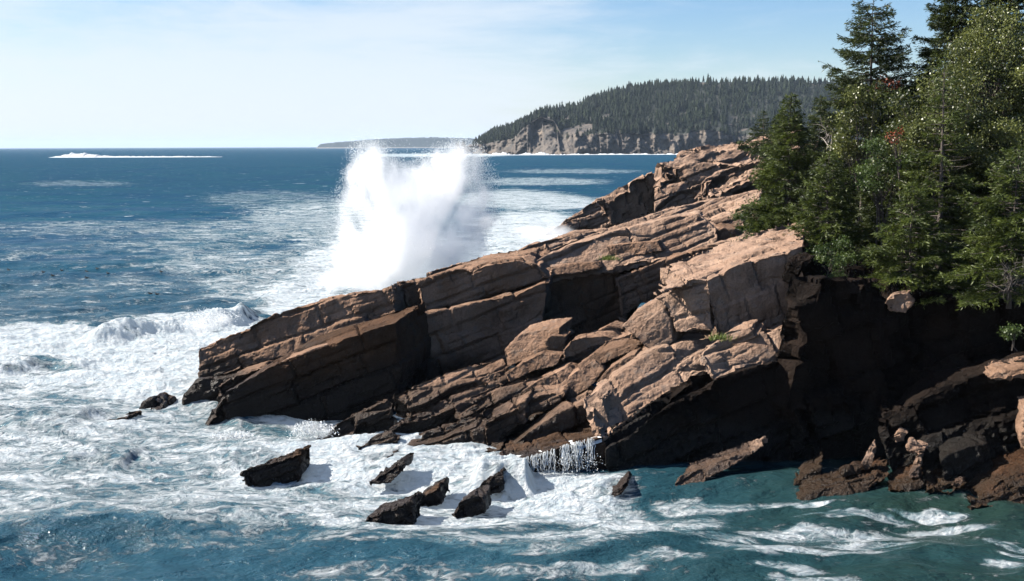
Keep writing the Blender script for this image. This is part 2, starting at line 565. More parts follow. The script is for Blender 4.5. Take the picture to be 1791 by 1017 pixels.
# ------------------------------------------------------------------ rocks
E1 = np.array((0.93, 0.16, 0.32))
E1 /= np.linalg.norm(E1)
E2 = np.cross(np.array((0, 0, 1.0)), E1)
E2 /= np.linalg.norm(E2)
E3 = np.cross(E1, E2)
_tmp = None


def remesh(V, F, voxel):
    """closed polygon soup -> evenly tessellated surface (V, quads, normals)"""
    me = bpy.data.meshes.new('tmp')
    me.from_pydata([tuple(map(float, v)) for v in V], [], F)
    bm = bmesh.new()
    bm.from_mesh(me)
    bmesh.ops.recalc_face_normals(bm, faces=bm.faces)
    bmesh.ops.triangulate(bm, faces=[f for f in bm.faces if len(f.verts) > 4])
    bm.to_mesh(me)
    bm.free()
    o = bpy.data.objects.new('tmp', me)
    C.objects.link(o)
    md = o.modifiers.new('r', 'REMESH')
    md.mode = 'VOXEL'
    md.voxel_size = voxel
    dg = bpy.context.evaluated_depsgraph_get()
    e = o.evaluated_get(dg)
    m2 = e.to_mesh()
    n = len(m2.vertices)
    V2 = np.empty(n * 3, np.float32)
    m2.vertices.foreach_get('co', V2)
    N2 = np.empty(n * 3, np.float32)
    m2.vertex_normals.foreach_get('vector', N2)
    li = np.empty(len(m2.loops), np.int32)
    m2.loops.foreach_get('vertex_index', li)
    e.to_mesh_clear()
    bpy.data.objects.remove(o)
    bpy.data.meshes.remove(me)
    return V2.reshape(-1, 3).astype(float), li.reshape(-1, 4), N2.reshape(-1, 3).astype(float)


def rockify(V, N, seed, amp=0.22, L=(3.2, 2.6, 1.1), crack=0.10, rough=0.065, frame=None, rscale=1.0):
    e1, e2, e3 = frame or (E1, E2, E3)
    wrp = np.stack([fbm(V * 0.35 * rscale + 9.1 * q, 2, seed + 50 + q) for q in range(3)], 1)
    W = V + 0.15 / rscale * wrp
    q1, q2, q3 = W @ e1 / L[0], W @ e2 / L[1], W @ e3 / L[2]
    k = np.floor(q3)
    o1 = hsh(k, k * 0, k * 0, seed + 1) * 3.7
    o2 = hsh(k, k * 0 + 1, k * 0, seed + 2) * 3.7
    i, j = np.floor(q1 + o1), np.floor(q2 + o2)
    cell = hsh(i, j, k, seed + 3)

    def edge(q, l):
        f = q - np.floor(q)
        return np.minimum(f, 1 - f) * l
    d = np.minimum(np.minimum(edge(q1 + o1, L[0]), edge(q2 + o2, L[1])), edge(q3, L[2]))
    off = -amp * cell ** 1.5 * 2 - crack * (1 - sstep(0.02, 0.13, d))
    if L[0] < 8:
        L2 = [L[0] * 0.37, L[1] * 0.41, L[2] * 0.34]
        W = V + 0.07 * wrp
        q1, q2, q3 = W @ e1 / L2[0], W @ e2 / L2[1], W @ e3 / L2[2]
        k = np.floor(q3)
        o1 = hsh(k, k * 0, k * 0, seed + 21) * 3.7
        i, j = np.floor(q1 + o1), np.floor(q2 + o1)
        c2 = hsh(i, j, k, seed + 23)
        d2 = np.minimum(np.minimum(edge(q1 + o1, L2[0]), edge(q2 + o1, L2[1])), edge(q3, L2[2]))
        big = sstep(-0.25, 0.25, vnoise(V * 0.45, seed + 27))
        off = off - big * (amp * 0.55 * c2 ** 1.5 * 2 + 0.45 * crack * (1 - sstep(0.01, 0.09, d2)))
        cell = 0.6 * cell + 0.4 * c2
    r = fbm(V * 0.9 * rscale, 5, seed + 8, 0.55) * rough + fbm(V * 0.22, 2, seed + 12) * rough * 1.5
    P = V + N * (off + r)[:, None]
    return P, cell


def plane_hit(px, py, pl):
    x0, y0, Y0, phi, lean = pl
    P0 = at(x0, y0, Y0)
    n = np.array((math.sin(RAD(phi)) * math.cos(RAD(lean)), -math.cos(RAD(phi)) * math.cos(RAD(lean)), math.sin(RAD(lean))))
    d = ray(px, py)
    return EYE + d * (((P0 - EYE) @ n) / (d @ n))


def block_mesh(poly, pl, back, voxel, seed, taper=1.0, **kw):
    A = np.array([plane_hit(x, y, pl) for x, y in poly])
    b = np.array(back, float)
    c = A.mean(0)
    B = c + (A - c) * taper + b
    n = len(A)
    V = np.concatenate((A, B))
    F = [list(range(n)), list(range(2 * n - 1, n - 1, -1))]
    for i in range(n):
        j = (i + 1) % n
        F.append([i, n + i, n + j, j])
    V2, Q, N = remesh(V, F, voxel)
    P, cell = rockify(V2, N, seed, **kw)
    return P, Q, cell


def rock_object(name, blocks, mat, label, cat, group=None, kind=None):
    Vs, Fs, Ts, o = [], [], [], 0
    for P, Q, c in blocks:
        Vs.append(P)
        Fs.append(Q + o)
        Ts.append(c)
        o += len(P)
    me = mesh_np(name, np.concatenate(Vs), np.concatenate(Fs), {'tint': np.concatenate(Ts)}, False)
    return tag(link(name, me, mat), label, cat, group, kind)


def build_ledges():
    vx = 0.085
    bm_ = lambda poly, pl, back, s, v=vx, **kw: block_mesh(poly, pl, back, v, s, **kw)
    A = [
        # long seaward block with the rough grazing-lit face
        bm_([(342, 608), (372, 592), (430, 570), (520, 531), (600, 513), (650, 504), (692, 492), (700, 566), (610, 594), (480, 630), (410, 657), (345, 670)], (345, 640, 51, 1, 20), (0.5, 6, -0.75), 1, amp=0.10, rough=0.09),
        bm_([(690, 491), (705, 487), (727, 490), (740, 500), (740, 548), (700, 570)], (700, 520, 54.6, 22, 0), (0.5, 5, -0.4), 2),
        bm_([(727, 494), (760, 481), (800, 469), (860, 461), (905, 452), (940, 462), (967, 488), (900, 510), (830, 532), (735, 550)], (730, 520, 53.8, 8, 16), (1.5, 7, 0.1), 3, amp=0.12),
        bm_([(690, 560), (760, 547), (830, 529), (900, 510), (962, 487), (952, 560), (930, 605), (890, 650), (800, 690), (690, 720)], (690, 620, 52.3, 8, 10), (1, 7, 0), 4, amp=0.10),
        bm_([(940, 494), (1000, 484), (1090, 471), (1100, 600), (1000, 640), (900, 660)], (1000, 540, 57.5, 25, -6), (1.5, 8, 0.2), 5),
        bm_([(1076, 484), (1120, 466), (1165, 452), (1174, 508), (1110, 545), (1085, 570)], (1100, 500, 57.2, 14, 0), (1.5, 7, 0.2), 6, amp=0.1),
        bm_([(1163, 453), (1210, 440), (1250, 430), (1262, 462), (1230, 490), (1215, 545), (1110, 575), (1160, 520)], (1200, 470, 57.6, 18, 5), (1.5, 7, 0.2), 7, amp=0.1),
        # lower wet layer along the water
        bm_([(375, 712), (372, 675), (400, 655), (450, 640), (470, 650), (420, 700)], (400, 680, 48.6, 0, 18), (0.5, 4, 0), 15, amp=0.12),
        bm_([(485, 640), (492, 628), (560, 604), (612, 585), (618, 598), (560, 632), (500, 652)], (500, 640, 47.3, 8, 25), (0.8, 3, 0.1), 17, amp=0.08),
        bm_([(612, 592), (650, 574), (690, 560), (694, 572), (650, 592), (616, 606)], (650, 585, 50.2, 10, 30), (0.8, 3, 0.1), 18, amp=0.08),
        bm_([(302, 690), (325, 676), (350, 662), (356, 680), (320, 694)], (320, 690, 52.5, -5, 15), (0.5, 3, -0.2), 19, amp=0.08),
    ]
    rock_object('granite_ledge', A, M_ROCK, 'long pink granite ledge dipping into the surf with steep shaded faces', 'ledge', None, 'structure')

    Wt = [  # soaked slab whose colour also holds the shade on its front
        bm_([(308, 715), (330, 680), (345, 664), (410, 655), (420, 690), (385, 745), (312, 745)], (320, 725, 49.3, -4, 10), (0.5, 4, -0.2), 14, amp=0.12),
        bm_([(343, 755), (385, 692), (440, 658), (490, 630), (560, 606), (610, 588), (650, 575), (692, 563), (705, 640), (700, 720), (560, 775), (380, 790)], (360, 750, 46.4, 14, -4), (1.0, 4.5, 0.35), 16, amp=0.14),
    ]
    rock_object('granite_ledge', Wt, M_WET_SHADE, 'dark shaded wave soaked lower slab along the foot of the long ledge', 'ledge', None, 'structure')
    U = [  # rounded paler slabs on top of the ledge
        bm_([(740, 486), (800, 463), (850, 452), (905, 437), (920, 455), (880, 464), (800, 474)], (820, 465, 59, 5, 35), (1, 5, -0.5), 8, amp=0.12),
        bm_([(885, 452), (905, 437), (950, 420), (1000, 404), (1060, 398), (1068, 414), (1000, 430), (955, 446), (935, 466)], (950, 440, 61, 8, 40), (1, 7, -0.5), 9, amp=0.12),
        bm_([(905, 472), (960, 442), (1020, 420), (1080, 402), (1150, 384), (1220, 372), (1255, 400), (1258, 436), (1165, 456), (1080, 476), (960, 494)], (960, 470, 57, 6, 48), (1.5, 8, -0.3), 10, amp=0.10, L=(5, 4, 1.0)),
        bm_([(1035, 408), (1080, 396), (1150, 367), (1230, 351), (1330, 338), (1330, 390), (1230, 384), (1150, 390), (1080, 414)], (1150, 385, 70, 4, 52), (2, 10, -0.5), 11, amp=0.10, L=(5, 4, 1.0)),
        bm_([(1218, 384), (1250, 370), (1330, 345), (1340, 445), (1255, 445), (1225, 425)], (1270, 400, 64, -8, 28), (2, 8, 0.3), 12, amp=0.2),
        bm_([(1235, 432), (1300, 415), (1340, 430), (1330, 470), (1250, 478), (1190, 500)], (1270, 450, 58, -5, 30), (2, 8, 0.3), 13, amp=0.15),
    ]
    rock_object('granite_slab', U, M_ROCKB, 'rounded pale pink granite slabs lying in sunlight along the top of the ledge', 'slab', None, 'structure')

    # broken strata between the ledge and the dark cliff: traced upper faces, thickness downward
    dn = (0.1, 0.5, -1.1)
    tk = dict(amp=0.07, L=(1.7, 1.3, .5), crack=.09, rough=0.045)
    S = [
        bm_([(680, 690), (740, 662), (814, 637), (880, 622), (890, 640), (856, 660), (791, 677), (742, 707), (715, 712)], (742, 707, 45.6, 2, 56), dn, 30, 0.07, **tk),
        bm_([(545, 772), (590, 731), (626, 711), (675, 689), (690, 704), (684, 724), (630, 742), (621, 762), (580, 776)], (600, 760, 44.2, 6, 46), dn, 31, 0.07, **dict(tk, amp=0.16)),
        bm_([(640, 775), (702, 727), (729, 714), (791, 687), (849, 664), (885, 664), (880, 677), (831, 698), (746, 735), (706, 740), (676, 760)], (720, 738, 43.9, 2, 54), dn, 32, 0.07, **tk),
        bm_([(618, 786), (657, 758), (688, 749), (706, 756), (697, 772), (653, 778)], (650, 778, 42.3, 0, 50), dn, 37, 0.06, **tk),
        bm_([(722, 775), (747, 751), (805, 733), (858, 705), (921, 682), (927, 693), (907, 703), (843, 740), (818, 744), (751, 764)], (800, 745, 43.0, 0, 54), dn, 33, 0.07, **tk),
        bm_([(790, 705), (850, 680), (905, 662), (960, 655), (975, 668), (921, 684), (858, 708), (805, 734)], (850, 700, 44.4, 2, 56), dn, 39, 0.07, **tk),
        bm_([(843, 738), (907, 702), (921, 697), (922, 740), (868, 785), (850, 790)], (860, 770, 42.3, 8, 10), (0.4, 1.6, 0.2), 34, 0.06, amp=0.07),
        bm_([(706, 785), (773, 765), (831, 744), (847, 751), (852, 800), (760, 806), (715, 800)], (780, 790, 42.0, 4, 26), (0.4, 1.8, 0.2), 35, 0.07, amp=0.12),
        bm_([(917, 695), (970, 686), (988, 689), (980, 712), (925, 728)], (930, 715, 43.3, 4, 18), (0.5, 1.8, 0.2), 38, 0.06, amp=0.05),
        bm_([(838, 800), (894, 775), (970, 724), (1015, 705), (1040, 714), (1050, 765), (930, 800), (880, 815)], (930, 780, 41.6, 9, 14), (0.6, 2.6, 0.25), 29, 0.07, amp=0.12),
        bm_([(770, 720), (850, 665), (940, 620), (1040, 592), (1060, 640), (980, 720), (900, 790), (820, 790)], (900, 690, 46.3, 8, 34), (0.5, 3.5, -0.5), 36, 0.1, amp=0.12),
        bm_([(1030, 650), (1055, 592), (1110, 575), (1185, 585), (1190, 650), (1100, 690)], (1110, 620, 46.2, 4, 30), (0.5, 3, -0.3), 28, 0.1, amp=0.1),
    ]
    rock_object('rock_shelf', S, M_ROCK, 'stepped shelf of broken granite layers sloping down to the surf', 'rock shelf', None, 'structure')

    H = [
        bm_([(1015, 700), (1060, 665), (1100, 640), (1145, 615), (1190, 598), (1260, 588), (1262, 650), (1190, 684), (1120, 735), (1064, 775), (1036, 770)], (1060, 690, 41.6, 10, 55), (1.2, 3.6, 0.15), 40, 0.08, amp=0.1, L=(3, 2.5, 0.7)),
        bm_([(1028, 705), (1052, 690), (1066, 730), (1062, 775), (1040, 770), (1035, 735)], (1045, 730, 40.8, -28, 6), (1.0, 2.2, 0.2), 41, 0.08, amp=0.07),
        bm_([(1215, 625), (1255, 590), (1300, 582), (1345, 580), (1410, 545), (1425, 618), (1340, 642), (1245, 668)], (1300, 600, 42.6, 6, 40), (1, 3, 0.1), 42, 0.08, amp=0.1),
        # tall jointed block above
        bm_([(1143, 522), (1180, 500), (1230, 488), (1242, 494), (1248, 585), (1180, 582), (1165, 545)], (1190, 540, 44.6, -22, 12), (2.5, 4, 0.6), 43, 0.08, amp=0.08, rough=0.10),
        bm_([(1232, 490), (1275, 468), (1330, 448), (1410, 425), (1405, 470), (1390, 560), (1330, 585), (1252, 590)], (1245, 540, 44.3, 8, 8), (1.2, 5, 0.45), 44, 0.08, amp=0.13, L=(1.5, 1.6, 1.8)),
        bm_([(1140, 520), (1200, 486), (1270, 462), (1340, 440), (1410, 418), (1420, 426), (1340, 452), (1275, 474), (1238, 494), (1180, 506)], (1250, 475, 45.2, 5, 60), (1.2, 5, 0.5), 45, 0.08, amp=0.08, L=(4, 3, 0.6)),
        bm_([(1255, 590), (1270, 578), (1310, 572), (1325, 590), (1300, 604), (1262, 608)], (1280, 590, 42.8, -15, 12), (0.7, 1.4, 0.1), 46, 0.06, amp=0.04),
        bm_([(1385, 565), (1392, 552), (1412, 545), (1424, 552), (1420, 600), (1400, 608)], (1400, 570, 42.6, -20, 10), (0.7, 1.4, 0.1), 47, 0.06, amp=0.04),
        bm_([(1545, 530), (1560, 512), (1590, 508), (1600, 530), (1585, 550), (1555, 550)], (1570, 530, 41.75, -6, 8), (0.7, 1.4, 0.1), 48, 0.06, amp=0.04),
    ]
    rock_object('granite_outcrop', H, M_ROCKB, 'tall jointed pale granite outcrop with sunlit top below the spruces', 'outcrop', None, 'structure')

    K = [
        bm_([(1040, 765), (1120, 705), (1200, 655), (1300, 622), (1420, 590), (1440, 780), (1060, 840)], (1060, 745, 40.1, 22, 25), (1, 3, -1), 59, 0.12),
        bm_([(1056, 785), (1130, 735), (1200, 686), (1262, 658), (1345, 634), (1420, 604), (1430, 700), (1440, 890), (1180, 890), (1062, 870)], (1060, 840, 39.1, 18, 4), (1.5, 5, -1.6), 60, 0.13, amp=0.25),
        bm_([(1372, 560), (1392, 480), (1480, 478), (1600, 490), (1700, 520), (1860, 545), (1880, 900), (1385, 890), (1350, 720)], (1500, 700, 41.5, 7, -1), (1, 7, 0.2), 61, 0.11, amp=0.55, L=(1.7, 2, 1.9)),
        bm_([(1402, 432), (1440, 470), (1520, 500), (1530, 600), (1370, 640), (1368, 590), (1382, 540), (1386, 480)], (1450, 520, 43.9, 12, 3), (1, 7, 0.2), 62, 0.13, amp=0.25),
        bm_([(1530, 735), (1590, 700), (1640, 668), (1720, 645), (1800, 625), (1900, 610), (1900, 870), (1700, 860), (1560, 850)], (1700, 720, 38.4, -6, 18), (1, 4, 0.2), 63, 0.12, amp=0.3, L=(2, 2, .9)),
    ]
    rock_object('cliff', K, M_CLIFF_SHADE, 'dark shaded granite cliff below the trees on the right', 'cliff', None, 'structure')
    K2 = [
        bm_([(1722, 664), (1740, 650), (1775, 644), (1820, 636), (1820, 660), (1760, 668)], (1750, 655, 38.2, -8, 40), (0.5, 1.6, 0.1), 66, 0.07, amp=0.08),
        bm_([(1787, 715), (1830, 705), (1830, 790), (1789, 790)], (1790, 750, 36.5, -30, 10), (0.5, 1.6, 0.1), 67, 0.07, amp=0.08),
    ]
    rock_object('granite_outcrop', K2, M_ROCK, 'small sunlit rock shoulder at the right edge of the dark cliff', 'outcrop', None, 'structure')

    Bk = [
        bm_([(930, 425), (975, 395), (1000, 372), (1040, 347), (1080, 334), (1095, 345), (1092, 420), (1010, 420)], (1020, 395, 150, 8, 25), (4, 22, -2.0), 70, 0.2, amp=0.7, L=(6, 6, 1.8), crack=.25, rough=.14),
        bm_([(1038, 352), (1072, 332), (1110, 310), (1140, 300), (1152, 318), (1148, 410), (1078, 410)], (1110, 370, 138, 6, -4), (6, 25, 0), 71, 0.2, amp=0.8, L=(3, 6, 5), crack=.3, rough=.14),
        bm_([(1138, 318), (1160, 296), (1215, 285), (1260, 290), (1270, 380), (1146, 380)], (1180, 345, 131, -6, 20), (6, 25, 2), 72, 0.19, amp=0.7, L=(5, 5, 1.5), crack=.25, rough=.14),
        bm_([(1140, 302), (1165, 283), (1230, 265), (1290, 254), (1345, 246), (1400, 240), (1400, 300), (1280, 305), (1220, 300), (1160, 310)], (1200, 295, 134, 4, 52), (6, 22, 0.3), 73, 0.19, amp=0.7, L=(9, 6, 1.0), crack=.25, rough=.14),
        bm_([(1210, 330), (1260, 300), (1300, 285), (1400, 270), (1400, 380), (1250, 380)], (1270, 335, 122, 2, 35), (6, 14, 1), 74, 0.18, amp=0.75, L=(7, 5, 1.0), crack=.25, rough=.14),
        bm_([(1228, 350), (1250, 330), (1300, 302), (1345, 288), (1345, 310), (1290, 335), (1262, 352)], (1270, 335, 116, -10, 30), (3, 8, 0.5), 75, 0.2, amp=0.3, crack=.2, rough=.2),
        bm_([(1296, 262), (1325, 246), (1360, 238), (1400, 235), (1400, 270), (1310, 275)], (1340, 255, 118, -5, 40), (3, 10, 0.5), 76, 0.2, amp=0.3, crack=.2, rough=.2),
    ]
    rock_object('granite_ledge', Bk, M_ROCKB, 'farther pink granite ledge with dark jointed seaward wall', 'ledge', None, 'structure')


def build_boulders():
    G = 'tumbled granite blocks on the shelf'
    b = lambda poly, pl, back, seed, lab, v=0.05, mat=M_ROCK, cat='boulder', name='boulder', group=G, **kw: rock_object(
        name, [block_mesh(poly, pl, back, v, seed, **dict(dict(amp=0.04, rough=0.045, crack=0.0, L=(9, 9, 9), rscale=2.0), **kw))], mat, lab, cat, group)
    b([(880, 612), (905, 585), (940, 577), (980, 572), (976, 594), (950, 616), (886, 645)], (920, 610, 47.5, -12, 32), (0.7, 1.8, 0.2), 101, 'large flat tilted granite slab at the top left of the tumbled blocks')
    b([(952, 598), (962, 588), (990, 588), (984, 614), (956, 614)], (970, 602, 47.2, 10, 5), (0.3, 0.8, 0.1), 102, 'small squarish dark faced block wedged beside the large tilted slab', 0.035)
    b([(974, 580), (985, 574), (1002, 584), (994, 590), (976, 590)], (985, 584, 48.6, 0, 15), (0.2, 0.5, 0), 103, 'tiny pale stone perched on the upper end of the tilted slab', 0.03)
    b([(982, 612), (996, 595), (1020, 588), (1060, 586), (1078, 594), (1072, 602), (1040, 608), (1012, 622), (985, 630)], (1020, 605, 46.4, 12, 12), (0.5, 1.2, 0.1), 104, 'long rounded granite block lying right of the small squarish block')
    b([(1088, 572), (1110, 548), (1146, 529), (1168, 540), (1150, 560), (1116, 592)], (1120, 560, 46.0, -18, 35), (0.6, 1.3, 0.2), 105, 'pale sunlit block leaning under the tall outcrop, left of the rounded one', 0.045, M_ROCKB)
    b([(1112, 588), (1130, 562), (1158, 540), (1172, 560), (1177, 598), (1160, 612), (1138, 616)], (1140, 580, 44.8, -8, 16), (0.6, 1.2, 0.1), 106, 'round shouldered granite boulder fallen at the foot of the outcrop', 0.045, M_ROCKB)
    b([(1040, 582), (1065, 568), (1090, 575), (1085, 590), (1050, 592)], (1065, 580, 49, 5, 20), (0.4, 1.0, 0.1), 107, 'dark shaded block behind the long rounded block', 0.04)
    b([(1072, 602), (1088, 590), (1110, 596), (1104, 608), (1078, 610)], (1090, 600, 46.4, -10, 25), (0.3, 0.8, 0), 108, 'small warm brown stone in front of the leaning pale block', 0.035)
    b([(962, 690), (990, 660), (1040, 628), (1056, 648), (1040, 672), (1000, 700), (968, 706)], (1000, 670, 44.6, -4, 30), (0.5, 1.5, 0.1), 109, 'long sunlit rectangular block in the middle of the broken shelf')
    b([(1042, 668), (1056, 650), (1090, 628), (1110, 618), (1122, 632), (1090, 655), (1060, 680)], (1080, 650, 43.8, 0, 30), (0.4, 1.2, 0.1), 110, 'narrow block lying between the rectangular block and the outcrop foot', 0.04)
    b([(882, 655), (900, 640), (945, 618), (985, 620), (975, 640), (930, 652), (890, 672)], (930, 645, 46.0, 2, 30), (0.5, 1.4, 0.1), 111, 'flat brown slab just below the large tilted slab')
    b([(905, 690), (940, 665), (985, 645), (1000, 655), (965, 690), (920, 705)], (950, 675, 45.0, 4, 24), (0.5, 1.4, 0.1), 112, 'dark topped slab below the flat brown slab, left of the rectangular block')
    b([(1010, 640), (1040, 618), (1090, 604), (1112, 612), (1060, 634), (1020, 652)], (1060, 628, 45.2, -5, 35), (0.4, 1.2, 0.1), 113, 'thin sunlit slab lying above the rectangular block', 0.04)
    b([(840, 668), (850, 655), (872, 650), (880, 662), (862, 674)], (860, 662, 46.8, 0, 25), (0.3, 0.6, 0), 114, 'small pale stone left of the flat brown slab', 0.035)
    b([(1058, 430), (1100, 424), (1150, 420), (1160, 440), (1100, 450), (1065, 446)], (1100, 438, 58.5, -2, 25), (0.8, 2, 0.1), 115, 'low rounded block sitting on the upper ledge slabs', 0.06)
    b([(1165, 420), (1190, 408), (1216, 412), (1222, 430), (1185, 440), (1165, 440)], (1190, 425, 60.5, -6, 22), (0.8, 2, 0.1), 116, 'block beside a dark crevice high on the ledge', 0.06)
    b([(1224, 408), (1250, 398), (1285, 402), (1296, 430), (1262, 440), (1230, 434)], (1260, 420, 60.5, 6, 12), (0.8, 2, 0.1), 117, 'rounded reddish boulder on the ledge near the alder bush', 0.06)
    b([(950, 470), (985, 462), (1040, 458), (1050, 470), (1000, 480), (955, 482)], (1000, 472, 56.5, 2, 30), (0.6, 1.6, 0), 118, 'low rounded stone along the ledge front above the black recess', 0.05)
    # rocks standing in the surf
    G2 = 'wet rocks standing in the surf'
    s = lambda poly, Y, seed, lab, phi=4, lean=12, back=(0.3, 1.4, 0), v=0.05: b(poly, (poly[0][0], max(p[1] for p in poly), Y, phi, lean), back, seed, lab, v, M_SEAROCK, 'sea rock', 'sea_rock', G2, amp=0.06, rough=0.04, L=(0.9, 0.9, 0.45), crack=0.05, taper=0.8)
    s([(418, 830), (428, 818), (470, 806), (505, 792), (529, 786), (530, 835), (520, 858), (430, 860)], 38.8, 131, 'wedge shaped dark rock alone in white foam, left of the others', 8, 5)
    s([(640, 850), (660, 828), (700, 802), (712, 806), (708, 826), (680, 850)], 38.2, 132, 'slanting dark rock awash in foam below the shelf', 4, 24)
    s([(636, 818), (655, 802), (686, 794), (690, 806), (665, 822)], 40.3, 133, 'low slim rock just above the slanting rock in the foam', 4, 24)
    s([(622, 925), (640, 902), (690, 886), (716, 872), (726, 880), (726, 935), (640, 945)], 33.9, 134, 'broad jagged dark rock nearest the viewer in the surf', 6, 8)
    s([(712, 888), (735, 862), (766, 846), (774, 852), (776, 886), (720, 900)], 36.0, 135, 'blocky rock directly behind the broad jagged one', 6, 8)
    s([(786, 902), (800, 880), (826, 864), (846, 868), (850, 900), (800, 915)], 35.1, 136, 'small dark rock right of the broad jagged one', 6, 8)
    s([(822, 868), (845, 838), (876, 820), (882, 828), (882, 866), (840, 876)], 37.0, 137, 'pointed dark rock near the foot of the cascade', 6, 8)
    s([(1045, 872), (1070, 858), (1096, 840), (1104, 848), (1090, 868), (1060, 880)], 36.8, 138, 'flat brown rock just right of the cascade', 2, 25)
    s([(168, 752), (185, 734), (215, 726), (228, 732), (215, 748)], 46.1, 139, 'low black rock farthest left in the foam', 0, 20)
    s([(240, 718), (248, 702), (262, 694), (284, 704), (290, 718)], 49.2, 140, 'low double humped black rock off the ledge tip', 0, 18)
    s([(238, 730), (250, 721), (266, 720), (270, 728)], 48.1, 141, 'tiny rock barely showing below the double humped rock', 0, 18, v=0.04)
    # shore rubble at the foot of the cliff
    G3 = 'rubble at the foot of the dark cliff'
    r = lambda poly, pl, seed, lab, back=(0.4, 1.4, 0.15), v=0.05: b(poly, pl, back, seed, lab, v, M_ROCKB if seed in (151, 154, 155, 156, 157, 158, 162) else M_CLIFF_SHADE if seed == 160 else M_WEED_SHADE, 'boulder', 'boulder', G3, amp=0.06, rough=0.05, L=(1.1, 0.9, 0.5), crack=0.05)  # sunlit stones get pale granite, shaded ones the shade-darkened kinds
    r([(1168, 860), (1190, 832), (1250, 808), (1300, 790), (1335, 782), (1300, 808), (1240, 840), (1215, 862)], (1200, 856, 37.7, 8, 48), 151, 'long sunlit slab slanting up from the water at the cliff foot', (0.5, 1.2, 0.1))
    r([(1382, 856), (1400, 836), (1440, 814), (1434, 838), (1410, 864)], (1400, 850, 37.6, 2, 40), 152, 'narrow brown rock left of the big shore slab')
    r([(1392, 880), (1420, 862), (1480, 842), (1535, 828), (1560, 832), (1530, 852), (1500, 885), (1440, 895)], (1450, 870, 36.4, 6, 48), 153, 'big brown shore slab with a black undercut front')
    r([(1504, 822), (1512, 796), (1526, 778), (1532, 796), (1520, 826)], (1515, 810, 37.6, -25, 16), 154, 'upright pointed sunlit stone among the shore rubble', (0.3, 0.6, 0.1), 0.04)
    r([(1560, 764), (1570, 752), (1590, 758), (1582, 774), (1566, 774)], (1572, 764, 38.2, -14, 30), 155, 'topmost small stone of the shore rubble', (0.3, 0.6, 0), 0.04)
    r([(1580, 788), (1590, 774), (1622, 782), (1620, 792), (1596, 796)], (1596, 786, 37.6, -14, 30), 156, 'flat small stone just under the topmost rubble stone', (0.3, 0.6, 0), 0.04)
    r([(1592, 818), (1598, 796), (1610, 790), (1616, 806), (1606, 822)], (1600, 806, 37.2, -25, 18), 157, 'pale round stone in the middle of the rubble', (0.3, 0.6, 0), 0.04)
    r([(1588, 836), (1596, 818), (1610, 816), (1608, 836)], (1598, 828, 36.9, -25, 18), 158, 'leaning stone right below the pale round one', (0.3, 0.6, 0), 0.04)
    r([(1550, 860), (1570, 845), (1610, 836), (1622, 850), (1590, 868)], (1580, 855, 36.5, 0, 35), 159, 'low weedy stone at the water edge right of the big shore slab')
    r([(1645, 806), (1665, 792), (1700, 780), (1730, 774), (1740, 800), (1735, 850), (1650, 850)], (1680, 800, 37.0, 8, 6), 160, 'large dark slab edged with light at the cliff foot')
    r([(1615, 862), (1640, 845), (1680, 842), (1700, 858), (1660, 876)], (1650, 860, 36.2, 0, 35), 161, 'flat weed covered stone below the large dark slab')
    r([(1660, 846), (1672, 838), (1685, 842), (1680, 852), (1664, 852)], (1670, 846, 36.0, -10, 30), 162, 'small light stone on the weed covered shore', (0.3, 0.5, 0), 0.04)
    r([(1690, 895), (1720, 862), (1750, 836), (1800, 815), (1830, 812), (1830, 900)], (1740, 870, 35.4, -6, 40), 163, 'broad weedy brown boulder at the right edge of the shore', (0.5, 1.8, 0.2))
    r([(1500, 892), (1520, 884), (1536, 886), (1530, 896), (1508, 898)], (1515, 890, 35.6, 0, 30), 164, 'small wet stone breaking the water below the big shore slab', (0.3, 0.5, 0), 0.04)
    r([(1470, 822), (1492, 812), (1510, 816), (1500, 832), (1474, 834)], (1490, 824, 37.4, 0, 35), 165, 'dark flat stone left of the upright pointed stone', (0.3, 0.6, 0), 0.04)


# ------------------------------------------------------------------ vegetation
class MB:
    def __init__(s):
        s.v, s.f, s.n = [], [], 0

    def tube(s, pts, rad, sides=6):
        pts = np.asarray(pts, float)
        m = len(pts)
        d = np.gradient(pts, axis=0)
        d /= np.linalg.norm(d, axis=1)[:, None] + 1e-9
        ref = np.array((0.31, 0.17, 0.93)) if abs(d[0][2]) < 0.9 else np.array((1.0, 0.1, 0))
        u = np.cross(d, ref)
        u /= np.linalg.norm(u, axis=1)[:, None] + 1e-9
        w = np.cross(d, u)
        a = np.linspace(0, 2 * math.pi, sides, endpoint=False)
        ring = (u[:, None, :] * np.cos(a)[None, :, None] + w[:, None, :] * np.sin(a)[None, :, None]) * np.asarray(rad)[:, None, None]
        V = (pts[:, None, :] + ring).reshape(-1, 3)
        i = np.arange(m - 1)[:, None] * sides
        k = np.arange(sides)[None, :]
        k2 = (k + 1) % sides
        Fq = np.stack((i + k, i + k2, i + sides + k2, i + sides + k), -1).reshape(-1, 4) + s.n
        s.v.append(V)
        s.f.append(Fq)
        s.n += len(V)

    def mesh(s, name):
        return mesh_np(name, np.concatenate(s.v), np.concatenate(s.f))


